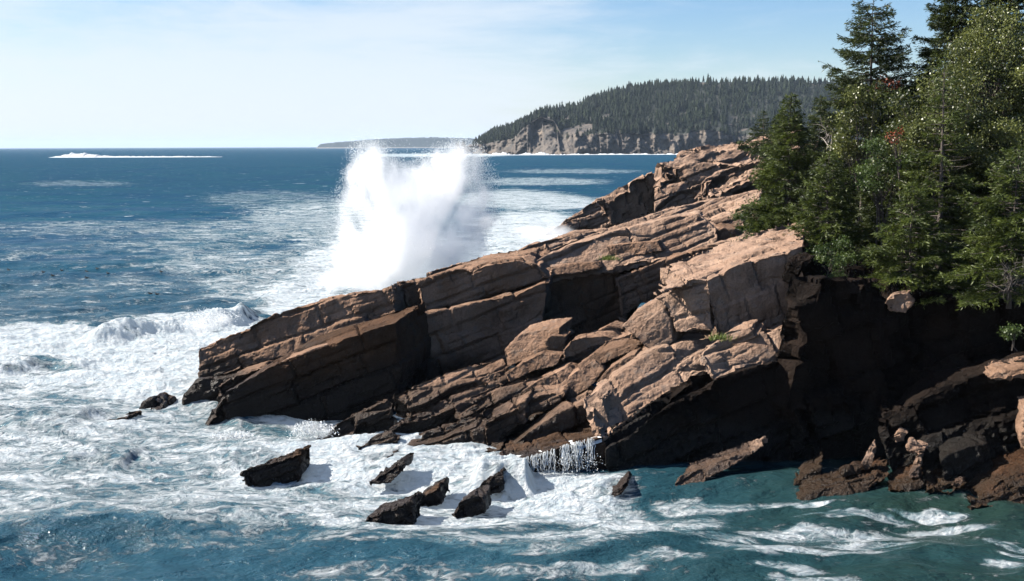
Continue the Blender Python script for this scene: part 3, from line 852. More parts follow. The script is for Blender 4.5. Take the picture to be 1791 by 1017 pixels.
def quads(Pc, D, L, Wd, rs, tint, flat=0.0):
    """pointed leaf quads: base point Pc, direction D, length L, width Wd"""
    n = len(Pc)
    D = D / (np.linalg.norm(D, axis=1)[:, None] + 1e-9)
    r = rs.normal(size=(n, 3))
    r[:, 2] *= (1 - flat)
    S = np.cross(D, r)
    if flat:
        up = np.array((0, 0, 1.0))
        S = S * (1 - flat) + np.cross(D, up) * flat * 1.5
    S /= np.linalg.norm(S, axis=1)[:, None] + 1e-9
    L = np.broadcast_to(L, (n,))[:, None]
    Wd = np.broadcast_to(Wd, (n,))[:, None]
    V = np.stack((Pc, Pc + D * L * 0.45 + S * Wd * 0.5, Pc + D * L, Pc + D * L * 0.45 - S * Wd * 0.5), 1).reshape(-1, 3)
    Fq = np.arange(n * 4).reshape(n, 4)
    return V, Fq, np.repeat(tint, 4)


def conifer(name, px, top, base, Y, half_px, label, group, seed, mat=None, crown_from=0.05, sparse=1.0, lop=(0, 0), bare=0, thin=1.0, power=0.85, step=1.0):
    """spruce: trunk + whorls of drooping boughs with twigs and needle sprays"""
    rs = np.random.RandomState(seed)
    b = at(px, base, Y)
    b[0] = 0.75 * at(px, max(top, 0), Y)[0] + 0.25 * b[0]
    H = at(px, top, Y)[2] - b[2]
    R = half_px * Y / F_PX
    root = thing(name, b, label, 'tree', group)
    tr = MB()
    zz = np.linspace(-0.4, H, 12)
    wob = np.cumsum(rs.normal(0, 0.02, (12, 2)), 0)
    r0 = 0.012 * H + 0.03
    tr.tube(np.column_stack((wob, zz)), r0 * (1 - np.linspace(0, 0.96, 12)), 8)
    link('trunk', tr.mesh('trunk'), M_BARK, root)
    br = MB()
    Pc, D, T, LL = [], [], [], []
    z = H * crown_from
    while z < H * 0.985:
        t = (z / H - crown_from) / (1 - crown_from)
        nb = rs.randint(4, 7)
        a0 = rs.uniform(0, 6.28)
        cx, cy = np.interp(z, zz, wob[:, 0]), np.interp(z, zz, wob[:, 1])
        for q in range(nb):
            if rs.rand() > sparse:
                continue
            a = a0 + q * 6.283 / nb + rs.normal(0, 0.25)
            l = R * ((1 - t) ** power) * rs.uniform(0.62, 1.12) * min(1.0, 0.62 + 1.6 * t + 0.3 * rs.rand()) + 0.14
            l *= 1 + lop[0] * math.cos(a) + lop[1] * math.sin(a)
            if l < 0.1:
                continue
            pitch = 0.45 * (t - 0.42) + rs.normal(0, 0.10)
            s = np.linspace(0, 1, 7)
            rr = l * s
            dz = rr * math.tan(pitch) - 0.16 * l * s ** 1.5 + 0.20 * l * s ** 3
            ca, sa = math.cos(a), math.sin(a)
            pts = np.column_stack((cx + rr * ca, cy + rr * sa, z + dz))
            br.tube(pts, (0.008 + 0.011 * l) * (1 - 0.85 * s), 4)
            if rs.rand() < bare:
                continue
            ns = max(3, int(l / 0.085 * thin))
            sv = np.sort(rs.uniform(0.12 if t > 0.6 else 0.22, 1.0, ns))
            tl = (0.10 + 0.50 * l * (1 - sv) ** 0.8 * np.minimum(1, sv * 3.5)) * rs.uniform(0.6, 1.15, ns)
            base_p = np.column_stack([np.interp(sv, s, pts[:, c]) for c in range(3)])
            for sd in (-1, 1):
                ang = a + sd * rs.uniform(0.55, 1.0, ns)
                td = np.column_stack((np.cos(ang), np.sin(ang), rs.normal(-0.10, 0.16, ns)))
                m = np.maximum(3, (tl / 0.042).astype(int))
                rep = np.repeat(np.arange(ns), m)
                fr = np.concatenate([(np.arange(k) + rs.rand(k)) / k for k in m])
                pp = base_p[rep] + td[rep] * (tl[rep] * fr)[:, None]
                pp[:, 2] -= 0.10 * tl[rep] * fr ** 2
                Pc.append(pp + rs.normal(0, 0.012, pp.shape))
                dd = td[rep] + rs.normal(0, 0.38, pp.shape)
                D.append(dd)
                LL.append(rs.uniform(0.13, 0.23, len(pp)))
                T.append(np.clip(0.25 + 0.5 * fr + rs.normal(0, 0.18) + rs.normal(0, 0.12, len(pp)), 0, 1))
        z += step * rs.uniform(0.17, 0.28) * (1.15 - 0.45 * t)
    # leader
    k = 40
    Pc.append(np.column_stack((np.full(k, wob[-1, 0]), np.full(k, wob[-1, 1]), rs.uniform(H * 0.94, H, k))))
    D.append(np.column_stack((rs.normal(0, 0.5, (k, 2)), np.full(k, 1.0))))
    LL.append(np.full(k, 0.14))
    T.append(np.full(k, 0.6))
    Pc, D, T, LL = np.concatenate(Pc), np.concatenate(D), np.concatenate(T), np.concatenate(LL)
    V, Fq, tt = quads(Pc, D, LL, LL * 0.22, rs, T, 0.35)
    link('branches', br.mesh('branches'), M_BARK, root)
    link('crown', mesh_np('crown', V, Fq, {'tint': tt}, False), mat or M_SPRUCE, root)
    return root


def limbs(mb, rs, p, d, l, r, depth, tips, spread=0.55, droop=0.0, sides=5):
    m = 5
    pts = [p]
    dd = d
    for i in range(m):
        dd = dd + rs.normal(0, 0.13, 3) + np.array((0, 0, 0.03 - droop))
        dd = dd / np.linalg.norm(dd)
        pts.append(pts[-1] + dd * l / m)
    mb.tube(pts, np.linspace(r, r * 0.55, m + 1), sides)
    if depth == 0:
        tips.append((pts[2], pts[4], pts[-1], dd))
        return
    for k in range(rs.randint(3, 5)):
        i = rs.randint(2, m + 1)
        nd = dd + rs.normal(0, spread, 3) + np.array((0, 0, 0.12 - droop))
        nd /= np.linalg.norm(nd)
        limbs(mb, rs, pts[i], nd, l * rs.uniform(0.55, 0.8), r * 0.55, depth - 1, tips, spread, droop, sides)


def broadleaf(name, cx, cy, Y, rx, ry, base_py, label, cat, group, seed, mat, nleaf=14000, leaf=0.10, stems=3, red=0, lean=(0, 0)):
    """leafy tree or bush: stems, limbs, and clumps of small leaves through an uneven crown"""
    rs = np.random.RandomState(seed)
    b = at(cx, base_py, Y)
    c = at(cx, cy, Y) - b
    RX, RZ = rx * Y / F_PX, ry * Y / F_PX
    root = thing(name, b, label, cat, group)
    # clump centres through the crown volume
    nc = max(14, int(nleaf / 260))
    dirs = rs.normal(size=(nc, 3))
    dirs /= np.linalg.norm(dirs, axis=1)[:, None]
    rad = rs.uniform(0.15, 1.0, nc) ** 0.45
    cl = c + dirs * rad[:, None] * np.array((RX, RX * 0.85, RZ))
    cl += rs.normal(0, 0.12, cl.shape) * RX
    cl[:, 2] = np.maximum(cl[:, 2], 0.15)
    mb = MB()
    foot = [np.array((rs.normal(0, 0.15), rs.normal(0, 0.15), -0.3)) for _ in range(stems)]
    fork = [f + np.array((rs.normal(0, 0.12) * RX, rs.normal(0, 0.12) * RX, 0)) + (c - f) * rs.uniform(0.5, 0.8) for f in foot]
    rt = 0.018 + 0.006 * (c[2] + RZ)
    for f, k in zip(foot, fork):
        mid = (f + k) / 2 + rs.normal(0, 0.08, 3)
        mb.tube([f, mid, k], [rt, rt * 0.8, rt * 0.6], 6)
    for p in cl:
        k = fork[rs.randint(stems)]
        mid = (k + p) / 2 + rs.normal(0, 0.12, 3) + np.array((0, 0, 0.1))
        mb.tube([k, mid, p], [rt * 0.42, rt * 0.25, rt * 0.1], 4)
    link('trunk', mb.mesh('trunk'), M_BARK, root)
    per = rs.multinomial(nleaf, rs.dirichlet(np.full(nc, 2.5)))
    rep = np.repeat(np.arange(nc), per)
    sz = rs.uniform(0.10, 0.24, nc) * (RX + RZ) / 2 + 0.1
    off = rs.normal(size=(nleaf, 3)) * sz[rep][:, None] * np.array((1, 1, 0.7)) * 0.62
    Pc = cl[rep] + off
    Pc[:, 2] = np.maximum(Pc[:, 2], 0.03)
    D = rs.normal(size=(nleaf, 3)) + np.array((0, 0, -0.35))
    ctint = rs.uniform(0.0, 0.85, nc)
    T = np.clip(ctint[rep] + rs.normal(0, 0.2, nleaf), 0, 1)
    L = leaf * rs.uniform(0.7, 1.25, nleaf)
    V, Fq, tt = quads(Pc, D, L, L * 0.72, rs, T, 0.3)
    link('foliage', mesh_np('foliage', V, Fq, {'tint': tt}, False), mat, root)
    return root


def dead_tree(px, top, base, Y, label, seed, mat=None, d0=(0, 0, 1), n=4, l=1.2, droop=0.0, name='dead_tree', cat='dead tree', r=0.035, depth=2):
    rs = np.random.RandomState(seed)
    b = at(px, base, Y)
    mb = MB()
    tips = []
    for k in range(n):
        d = np.array(d0, float) + rs.normal(0, 0.28, 3)
        limbs(mb, rs, rs.normal(0, 0.12, 3), d / np.linalg.norm(d), l * rs.uniform(0.7, 1.1), r, depth, tips, 0.6, droop)
    o = link(name, mb.mesh(name), mat or M_DEAD)
    o.location = b
    return tag(o, label, cat)


def build_woods():
    # forest floor behind the cliff top
    gx, gy = np.meshgrid(np.linspace(8, 60, 90), np.linspace(43.5, 125, 110), indexing='ij')
    G = np.stack((gx.ravel(), gy.ravel(), np.zeros(gx.size)), 1)
    gz = 6.0 + 0.085 * (G[:, 0] - 10) + 0.03 * (G[:, 1] - 44) + 0.35 * fbm(G * 0.3, 4, 91)
    gz -= 9 * sstep(0.262 * G[:, 1] + 0.6, 0.232 * G[:, 1] + 0.2, G[:, 0])
    gz -= 1.6 * sstep(47, 43.5, G[:, 1])
    G[:, 2] = gz
    idx = np.arange(gx.size).reshape(gx.shape)
    Fq = np.stack((idx[:-1, :-1], idx[1:, :-1], idx[1:, 1:], idx[:-1, 1:]), -1).reshape(-1, 4)
    tag(link('forest_ground', mesh_np('forest_ground', G, Fq), M_SOIL), 'dark forest floor under the spruces above the cliff', 'ground', None, 'structure')
    g = 'spruces on the cliff top'
    conifer('spruce_tree', 1517, -14, 480, 54, 135, 'tall spruce standing above the rest with open sky round its top', g, 1, sparse=0.8, power=0.55, step=1.5)
    conifer('spruce_tree', 1385, 165, 445, 56, 92, 'small pointed spruce nearest the open granite, left of the tall one', g, 2, M_FIR)
    conifer('spruce_tree', 1447, 262, 490, 48.5, 88, 'dense low spruce with its trunk foot showing above the pale outcrop', g, 3, M_FIR)
    conifer('spruce_tree', 1668, -70, 470, 53, 150, 'broad dark spruce cut by the top of the picture, behind the birch', g, 4, sparse=0.9, power=0.75)
    conifer('spruce_tree', 1651, 95, 500, 45, 95, 'thin spruce with bare grey trunk showing in front of the birch', g, 5, M_FIR, sparse=0.62, bare=0.25, thin=0.8, crown_from=0.08)
    conifer('spruce_tree', 1432, 168, 455, 62, 75, 'spruce peeping over behind the small pointed spruce', g, 6)
    conifer('fir_tree', 1775, 250, 522, 41, 135, 'bright green fir with wide boughs at the right edge of the cliff', g, 7, M_FIR, sparse=0.8)
    conifer('fir_tree', 1600, 322, 515, 43.5, 115, 'low fir with fanned sunlit boughs hanging over the dark cliff', g, 8, M_FIR, sparse=0.85)
    conifer('spruce_tree', 1560, 215, 490, 50, 90, 'dark spruce in the shade between the tall spruce and the bare trunk', g, 9)
    conifer('spruce_tree', 1745, -120, 480, 58, 150, 'tall spruce behind the birch at the upper right corner', g, 10)
    conifer('spruce_tree', 1715, 190, 505, 47, 110, 'dark spruce right of the thin bare trunked spruce', g, 11)
    conifer('spruce_tree', 1480, 245, 470, 58, 80, 'shaded spruce at the foot of the tall one', g, 12)
    conifer('spruce_tree', 1830, 60, 500, 50, 160, 'big spruce half out of the picture at the right edge', g, 13)
    conifer('spruce_tree', 1600, 190, 470, 62, 130, 'deep shaded spruce filling the gap behind the birch leaves', g, 14)
    conifer('spruce_tree', 1336, 196, 262, 100, 30, 'stunted windswept spruce on the crest of the farther ledge', g, 15, sparse=0.7, lop=(-0.3, 0))
    conifer('spruce_tree', 1365, 200, 300, 92, 46, 'small spruce behind the pointed spruce at the crest of the ledge', g, 16)
    broadleaf('shrub', 1303, 252, 112, 12, 10, 264, 'low dark shrub growing on the crest of the farther ledge', 'shrub', None, 41, M_SPRUCE, 1200, 0.16, 2)
    b = 'leafy trees among the spruces'
    broadleaf('birch_tree', 1640, 235, 47.5, 85, 110, 480, 'sunlit birch with glittering leaves behind the bare trunk', 'tree', b, 21, M_BIRCH, 23000, 0.105)
    broadleaf('birch_tree', 1745, 130, 49.5, 85, 120, 490, 'tall pale green birch reaching the top right of the picture', 'tree', b, 22, M_BIRCH, 28000, 0.105)
    broadleaf('birch_tree', 1770, 280, 46, 70, 70, 490, 'lower birch under the tall pale one at the right edge', 'tree', b, 23, M_BIRCH, 8000, 0.10)
    broadleaf('birch_tree', 1508, 225, 51.5, 42, 75, 480, 'slim light green birch in front of the tall spruce trunk', 'tree', b, 24, M_BIRCH, 8000, 0.10)
    broadleaf('alder_bush', 1352, 385, 57, 54, 58, 446, 'rounded bright green alder bush spilling onto the granite', 'bush', b, 25, M_ALDER, 12000, 0.09, 4)
    broadleaf('alder_bush', 1452, 468, 44.6, 52, 44, 520, 'loose small leaved bush overhanging the cliff beside the outcrop', 'bush', b, 26, M_ALDER, 4500, 0.085, 4)
    broadleaf('alder_bush', 1545, 300, 48, 55, 60, 480, 'light leafy bush between the slim birch and the glittering birch', 'bush', b, 27, M_ALDER, 7000, 0.095, 3)
    broadleaf('maple_bush', 1555, 148, 52.6, 22, 16, 470, 'small maple sapling with rust red leaves beside the tall spruce', 'bush', b, 28, M_RED, 260, 0.11, 2)
    broadleaf('maple_bush', 1568, 240, 47, 14, 12, 470, 'sprig of red autumn leaves low among the birch leaves', 'bush', b, 29, M_RED, 110, 0.10, 1)
    broadleaf('alder_bush', 1770, 580, 38.6, 14, 14, 600, 'small green bush on the cliff face at the right edge', 'bush', b, 30, M_ALDER, 700, 0.08, 2)
    dead_tree(1452, 180, 262, 54.5, 'bleached leafless branches beside the tall spruce', 51, n=4, l=1.0)
    dead_tree(1800, 440, 485, 39.3, 'tangle of bare grey branches drooping over the cliff at right', 52, plain_mat('grey_twigs', (0.12, 0.10, 0.085), (0.06, 0.05, 0.042), 9.0), (-0.9, -0.2, -0.12), 7, 1.1, 0.05, 'fallen_branch', 'branch', 0.028, 2)
    # grass tufts in the cracks
    for i, (px, py, Y, lab) in enumerate(((1066, 456, 57.2, 'green plant tuft in a crack of the long upper slab'), (1196, 484, 56.5, 'grass tuft in the gully behind the tall outcrop'),
                                          (1258, 596, 42.2, 'grass sprig beside the small sunlit block under the outcrop'), (1225, 466, 57, 'dry grass tuft near the head of the gully'))):
        rs = np.random.RandomState(70 + i)
        n = 160
        V, Fq, tt = quads(np.column_stack((rs.normal(0, 0.22, n), rs.normal(0, 0.15, n), np.zeros(n))), np.column_stack((rs.normal(0, 0.5, (n, 2)), np.full(n, 1.0))), rs.uniform(0.15, 0.4, n), 0.03, rs, rs.rand(n))
        o = link('grass_tuft', mesh_np('grass_tuft', V, Fq, {'tint': tt}, False), M_GRASS)
        o.location = at(px, py, Y)
        tag(o, lab, 'grass', 'grass tufts in rock cracks')


# ------------------------------------------------------------------ far headland and island
def far_tree_mesh(seed):
    rs = np.random.RandomState(seed)
    V, Fq = [], []
    n = 0
    for lay in range(7):
        z0 = 0.06 + lay * 0.125
        r0 = 0.27 * (1 - lay / 7.6) * rs.uniform(0.8, 1.2)
        k = 8
        a = np.linspace(0, 6.283, k, endpoint=False) + rs.rand()
        rr = r0 * rs.uniform(0.55, 1.25, k)
        top = z0 + 0.24
        V.append((0, 0, min(top, 1.0)))
        for q in range(k):
            V.append((rr[q] * math.cos(a[q]), rr[q] * math.sin(a[q]), z0 + rs.normal(0, 0.02)))
        for q in range(k):
            Fq.append((n, n + 1 + q, n + 1 + (q + 1) % k))
        n += k + 1
    return np.array(V), np.array(Fq)


def build_far():
    YB = 1500.0
    sc = YB / F_PX
    px = np.linspace(796, 1660, 520)
    wl = np.interp(px, [796, 860, 960, 1660], [263, 271, 273, 272])            # waterline at this distance
    ridge = np.interp(px, [796, 815, 850, 885, 925, 950, 985, 1010, 1050, 1110, 1160, 1210, 1300, 1450, 1660],
                      [262, 253, 238, 224, 214, 202, 190, 184, 172, 156, 150, 147, 145, 147, 150])
    ctop = np.interp(px, [796, 815, 850, 900, 920, 950, 975, 985, 1060, 1150, 1200, 1240, 1290, 1660],
                     [263, 255, 251, 242, 222, 203, 215, 241, 233, 234, 236, 226, 238, 238])
    ctop = np.maximum(ctop, ridge + 2)
    x = (px - CX) * sc
    hz = lambda p: (254.9 + (CX - px) * ROLL - p) * sc + CAM_H       # height of a picture line at the cliff's distance
    zc, zr = np.maximum(hz(ctop), 2.0), hz(ridge)
    rows_c, rows_s = 46, 60
    rs = np.random.RandomState(3)
    pts, rockness = [], []
    Yb0 = YB + 8 * np.sin(px / 40.0) + 0.95 * np.maximum(0, 985 - px)
    kY = Yb0 / YB
    # buttresses: saw-tooth joints so some faces look seaward and others away
    bx = x / 22.0
    cellw = np.floor(bx + 0.6 * vnoise(np.column_stack((bx * 0.5, bx * 0, bx * 0)), 6))
    off = hsh(cellw, cellw * 0, cellw * 0, 8) * 30 + (bx - np.floor(bx)) * 15
    for i in range(rows_c):
        v = i / (rows_c - 1)
        z = -3 + (zc + 3) * v
        lean = 9 * v ** 1.5 + 60 * sstep(0.0, 1.0, np.interp(px, [900, 940, 985, 1010], [0, 1, 0.8, 0])) * v
        P = np.column_stack((x * kY, Yb0 + off * (0.5 + 0.5 * v) + lean, np.where(z > 0, CAM_H + (z - CAM_H) * kY, z)))
        nz = fbm(P * np.array((0.05, 0.02, 0.035)), 4, 14)
        stepz = np.floor(z / 9 + nz)
        P[:, 1] += nz * 9 + 5 * fbm(P * np.array((0.16, 0.05, 0.13)), 3, 19) + 5 * hsh(stepz, cellw, stepz * 0, 3)
        pts.append(P)
        rockness.append(np.ones(len(px)))
    last = pts[-1]
    for i in range(1, rows_s + 1):
        v = i / rows_s
        wS = min(1.0, v * 7)
        ysm = Yb0 + 24 + 12 * fbm(np.column_stack((x * 0.006, x * 0, x * 0)), 3, 44)
        Yd = last[:, 1] * (1 - wS) + ysm * wS + 420 * v
        # height so that the ridge row matches the skyline from the shore
        zl = last[:, 2]
        zz = zl + (zr * (Yd / YB) - CAM_H * (Yd / YB - 1) - zl) * (v ** 0.8)
        P = np.column_stack((x * (Yd / last[:, 1]), Yd, zz))
        P[:, 2] += fbm(P * 0.02, 3, 77) * 2.5 * v
        pts.append(P)
        rockness.append(np.full(len(px), 0.0))
    for dy, dz in ((80, -6), (300, -60)):
        P = pts[-1].copy()
        P[:, 1] += dy
        P[:, 2] = np.maximum(P[:, 2] + dz, -2)
        pts.append(P)
        rockness.append(np.zeros(len(px)))
    A = np.stack(pts)
    R, K = A.shape[:2]
    idx = np.arange(R * K).reshape(R, K)
    Fq = np.stack((idx[:-1, :-1], idx[:-1, 1:], idx[1:, 1:], idx[1:, :-1]), -1).reshape(-1, 4)
    V = A.reshape(-1, 3)
    m, t, out = new_mat('headland_ground')
    pos = t.n('ShaderNodeNewGeometry').outputs['Position']
    n1 = t.noise(t.scaled(pos, (1, 1, 0.4)), 0.09, 6, 0.65)
    n2 = t.noise(pos, 0.03, 5, 0.6)
    rk = t.mix(t.mrange(n1, 0.4, 0.62), (0.105, 0.086, 0.07), (0.042, 0.037, 0.033))
    rk = t.mix(t.mrange(n2, 0.5, 0.66), rk, (0.165, 0.128, 0.095))
    col = t.mix(t.attr('rock'), (0.012, 0.016, 0.008), rk)
    b = t.n('ShaderNodeBsdfPrincipled')
    t.l(col, b.inputs['Base Color'])
    b.inputs['Roughness'].default_value = 0.9
    bp = t.n('ShaderNodeBump')
    bp.inputs['Strength'].default_value = 0.8
    bp.inputs['Distance'].default_value = 6
    t.l(n1, bp.inputs['Height'])
    t.l(bp.outputs[0], b.inputs['Normal'])
    t.l(b.outputs[0], out.inputs[0])
    # bare knob above the seaward cliffs
    pxg = np.tile(px, (R, 1))
    rowi = np.tile(np.arange(R)[:, None], (1, K))
    knob = np.clip(1 - np.abs(pxg - 965) / 45, 0, 1) * (rowi < rows_c + 10)
    knob = np.maximum(knob, np.clip(1 - np.abs(pxg - 1010 - (rowi - rows_c) * 3) / 16, 0, 1) * (rowi < rows_c + 14))
    kn = fbm(A.reshape(-1, 3) * 0.06, 4, 17).reshape(R, K)
    rock = np.maximum(np.stack(rockness), knob > 0.3 + 0.3 * kn)
    vp, vq = proj(V)
    vp, vq = vp.reshape(R, K) + 4 * kn, vq.reshape(R, K) + 3 * kn
    bare = (kn > -0.25) & (vp > 898) & (vp < 1000) & (vq > np.interp(vp, [898, 910, 925, 950, 985, 1003], [243, 232, 217, 203, 191, 191]))
    st = np.interp(vp, [985, 1005, 1040, 1075], [238, 222, 209, 197])
    bare |= (kn > -0.1) & (vp > 985) & (vp < 1075) & (vq > st) & (vq < st + np.interp(vp, [985, 1075], [16, 5]))
    bare |= (vp < 905) & (vq > np.interp(vp, [796, 850, 905], [250, 252, 243]))
    rock = np.maximum(rock, bare)
    # scattered bare ledges showing through the trees above the cliff
    rock = np.maximum(rock, (kn > 0.75) & (rowi < rows_c + 22) & (rowi >= rows_c))
    tag(link('headland', mesh_np('headland', V, Fq, {'rock': rock.ravel().astype(float)}), m), 'far wooded headland with bare sea cliffs behind the splash', 'headland', None, 'structure')
    # forest on the headland
    protos = [far_tree_mesh(s) for s in range(5)]
    pm = []
    for q, (v, f) in enumerate(protos):
        pm.append(mesh_np('far_spruce', v, f, {'tint': np.clip(0.3 + 0.6 * v[:, 2] + 0.1 * q - 0.2, 0, 1)}, False))
        pm[-1].materials.append(M_FARWOOD)
    VV, FF, TT, n = [], [], [], 0

    clump = np.clip(0.5 + fbm(A[rows_c - 1:].reshape(-1, 3) * np.array((0.035, 0.02, 0.0)), 3, 55).reshape(-1, K), 0, 1.2)

    def height(u, w):   # u column 0..K-1, w row (float)
        i, j = int(w), int(u)
        return A[min(i, R - 1), min(j, K - 1)]
    rs = np.random.RandomState(12)
    count = 0
    for k in range(14000):
        w = rows_c - 1 + rows_s * rs.rand() ** 0.95
        u = rs.uniform(2, K - 1)
        pxx = px[int(u)]
        i, j = int(w), int(u)
        if rock[min(i, R - 1), j] > 0.5 and i >= rows_c:
            continue
        p = A[min(i, R - 1), j]
        if rs.rand() > 0.6 + clump[i - rows_c + 1, j]:
            continue
        p = p + np.array((rs.uniform(-1.6, 1.6) * p[1] / YB, rs.uniform(-4, 4), -0.3))
        h = (4.5 + 10 * rs.rand() ** 1.8) * (0.75 + 0.5 * clump[i - rows_c + 1, j]); h *= (0.75 if pxx < 900 else 1.0)
        q = rs.randint(5)
        v, f = protos[q]
        a = rs.uniform(0, 6.28)
        wd = rs.uniform(0.65, 1.5)
        vv = np.column_stack(((v[:, 0] * math.cos(a) - v[:, 1] * math.sin(a)) * h * wd, (v[:, 0] * math.sin(a) + v[:, 1] * math.cos(a)) * h * wd, v[:, 2] * h)) + p
        VV.append(vv)
        FF.append(f + n)
        TT.append(np.clip(0.15 + 0.6 * v[:, 2] + rs.normal(0, 0.33), 0, 1))
        n += len(vv)
    tag(link('far_forest', mesh_np('far_forest', np.concatenate(VV), np.concatenate(FF), {'tint': np.concatenate(TT)}, False), M_FARWOOD),
        'dense dark spruce forest covering the far headland', 'forest', None, 'stuff')
    # spires that stand out one by one on the skyline and at the seaward end
    u = 18.0
    while u < K - 150:
        j = int(u)
        row = R - 3 - rs.randint(0, 3) if px[j] > 915 else rows_c + rs.randint(2, rows_s - 2)
        p = A[row, j]
        h = rs.uniform(6, 12.5) * (0.8 if px[j] < 930 else 1.0)
        o = bpy.data.objects.new('spruce_tree', pm[rs.randint(5)])
        C.objects.link(o)
        o.location = p
        o.scale = (h * rs.uniform(0.75, 1.05),) * 2 + (h,)
        o.rotation_euler = (0, 0, rs.uniform(0, 6.28))
        tag(o, 'small far spruce spire on the skyline of the wooded headland', 'tree', 'spruces on the far headland skyline')
        u += rs.uniform(1.2, 4.5)
    # island
    YI = 8000.0
    s2 = YI / F_PX
    px = np.linspace(535, 860, 240)
    tops = np.interp(px, [535, 553, 560, 590, 650, 700, 760, 820, 860], [0, 0.2, 8, 11, 16, 18, 19, 17, 14]) * s2 * 1.0
    rows = []
    for i, (f, dy) in enumerate(((0, 0), (0.16, 15), (0.2, 40), (0.75, 60), (0.95, 110), (1.0, 300), (0.8, 600), (-0.1, 800))):
        P = np.column_stack(((px - CX) * s2, np.full(len(px), YI + dy), tops * f - 1.5))
        if 3 <= i <= 5:
            P[:, 2] += np.where(tops > 3, 1, 0) * (rs.normal(0, 1.8, len(px)) + 2.0 * vnoise(np.column_stack((px * 0.15, px * 0, px * 0 + i)), 4))
        rows.append(P)
    A2 = np.stack(rows)
    R2, K2 = A2.shape[:2]
    idx = np.arange(R2 * K2).reshape(R2, K2)
    Fq = np.stack((idx[:-1, :-1], idx[:-1, 1:], idx[1:, 1:], idx[1:, :-1]), -1).reshape(-1, 4)
    m, t, out = new_mat('island_woods')
    pos = t.n('ShaderNodeNewGeometry').outputs['Position']
    sep = t.n('ShaderNodeSeparateXYZ')
    t.l(pos, sep.inputs[0])
    n1 = t.noise(t.scaled(pos, (1, 0.3, 1)), 0.05, 5, 0.6)
    col = t.mix(t.mrange(n1, 0.4, 0.6), (0.010, 0.020, 0.022), (0.018, 0.030, 0.026))
    col = t.mix(t.mrange(t.math('ADD', sep.outputs[2], t.math('MULTIPLY', n1, -6)), 3.0, 1.5), col, (0.25, 0.22, 0.19))
    b = t.n('ShaderNodeBsdfPrincipled')
    t.l(col, b.inputs['Base Color'])
    b.inputs['Roughness'].default_value = 0.9
    t.l(b.outputs[0], out.inputs[0])
    tag(link('island', mesh_np('island', A2.reshape(-1, 3), Fq), m), 'low wooded island on the horizon fading to blue', 'island', None, 'structure')


# ------------------------------------------------------------------ white water
def foam_mat():
    m, t, out = new_mat('white_water')
    pos = t.n('ShaderNodeNewGeometry').outputs['Position']
    b = t.n('ShaderNodeBsdfPrincipled')
    n = t.noise(pos, 2.0, 6, 0.6)
    t.l(t.mix(t.mrange(n, 0.35, 0.6), (0.70, 0.76, 0.78), (0.9, 0.91, 0.91)), b.inputs['Base Color'])
    b.inputs['Roughness'].default_value = 0.6
    tr = t.n('ShaderNodeBsdfTranslucent')
    tr.inputs[0].default_value = (0.85, 0.9, 0.92, 1)
    mx = t.n('ShaderNodeMixShader')
    mx.inputs[0].default_value = 0.4
    t.l(b.outputs[0], mx.inputs[1])
    t.l(tr.outputs[0], mx.inputs[2])
    t.l(mx.outputs[0], out.inputs[0])
    return m


def spray_mat(name, ells, dens, nscale=0.7, edge=0.9, fan=None):
    """white spray: density from soft ellipsoids (object space) broken up by noise"""
    m, t, out = new_mat(name)
    tc = t.n('ShaderNodeTexCoord').outputs['Object']
    warp = t.n('ShaderNodeTexNoise')
    warp.inputs['Scale'].default_value = nscale
    warp.inputs['Detail'].default_value = 5
    warp.inputs['Roughness'].default_value = 0.6
    t.l(t.scaled(tc, (1.0, 1.0, 0.6)), warp.inputs['Vector'])
    best = None
    for (c, r) in ells:
        s = t.n('ShaderNodeVectorMath', operation='SUBTRACT')
        t.l(tc, s.inputs[0])
        s.inputs[1].default_value = c
        d = t.n('ShaderNodeVectorMath', operation='DIVIDE')
        t.l(s.outputs[0], d.inputs[0])
        d.inputs[1].default_value = r
        ln = t.n('ShaderNodeVectorMath', operation='LENGTH')
        t.l(d.outputs[0], ln.inputs[0])
        v = t.math('SUBTRACT', 1.0, ln.outputs['Value'])
        best = v if best is None else t.math('SMOOTH_MAX', best, v)
        if best is not v:
            best.node.inputs[2].default_value = 0.15
    if fan:
        sv = t.n('ShaderNodeVectorMath', operation='SUBTRACT')
        t.l(tc, sv.inputs[0])
        sv.inputs[1].default_value = fan
        nv = t.n('ShaderNodeVectorMath', operation='NORMALIZE')
        t.l(sv.outputs[0], nv.inputs[0])
        streak = t.noise(nv.outputs[0], 5.5, 5, 0.65)
        nn = t.math('ADD', t.math('MULTIPLY', t.math('SUBTRACT', warp.outputs[0], 0.5), 1.5), t.math('MULTIPLY', t.math('SUBTRACT', streak, 0.5), 1.9))
    else:
        nn = t.math('MULTIPLY', t.math('SUBTRACT', warp.outputs[0], 0.5), 2.0)
    d = t.math('ADD', best, nn)
    f = t.mrange(d, 0.0, edge, 0, 1, False)
    f = t.math('POWER', f, 1.6)
    f = t.math('MULTIPLY', f, t.mrange(best, 0.0, 0.3))
    f = t.math('MULTIPLY', f, dens)
    pv = t.n('ShaderNodeVolumePrincipled')
    pv.inputs['Color'].default_value = (0.998, 0.999, 1.0, 1)
    pv.inputs['Anisotropy'].default_value = 0.2
    t.l(f, pv.inputs['Density'])
    t.l(pv.outputs[0], out.inputs['Volume'])
    return m


def ell_hull(ells, voxel, seed):
    V, F, n = [], [], 0
    for (c, r) in ells:
        bm = bmesh.new()
        bmesh.ops.create_icosphere(bm, subdivisions=3, radius=1)
        for v in bm.verts:
            V.append(tuple(v.co[i] * r[i] + c[i] for i in range(3)))
        for f in bm.faces:
            F.append([v.index + n for v in f.verts])
        n += len(bm.verts)
        bm.free()
    V2, Q, N = remesh(np.array(V), F, voxel)
    return mesh_np('spray_cloud', V2, Q)


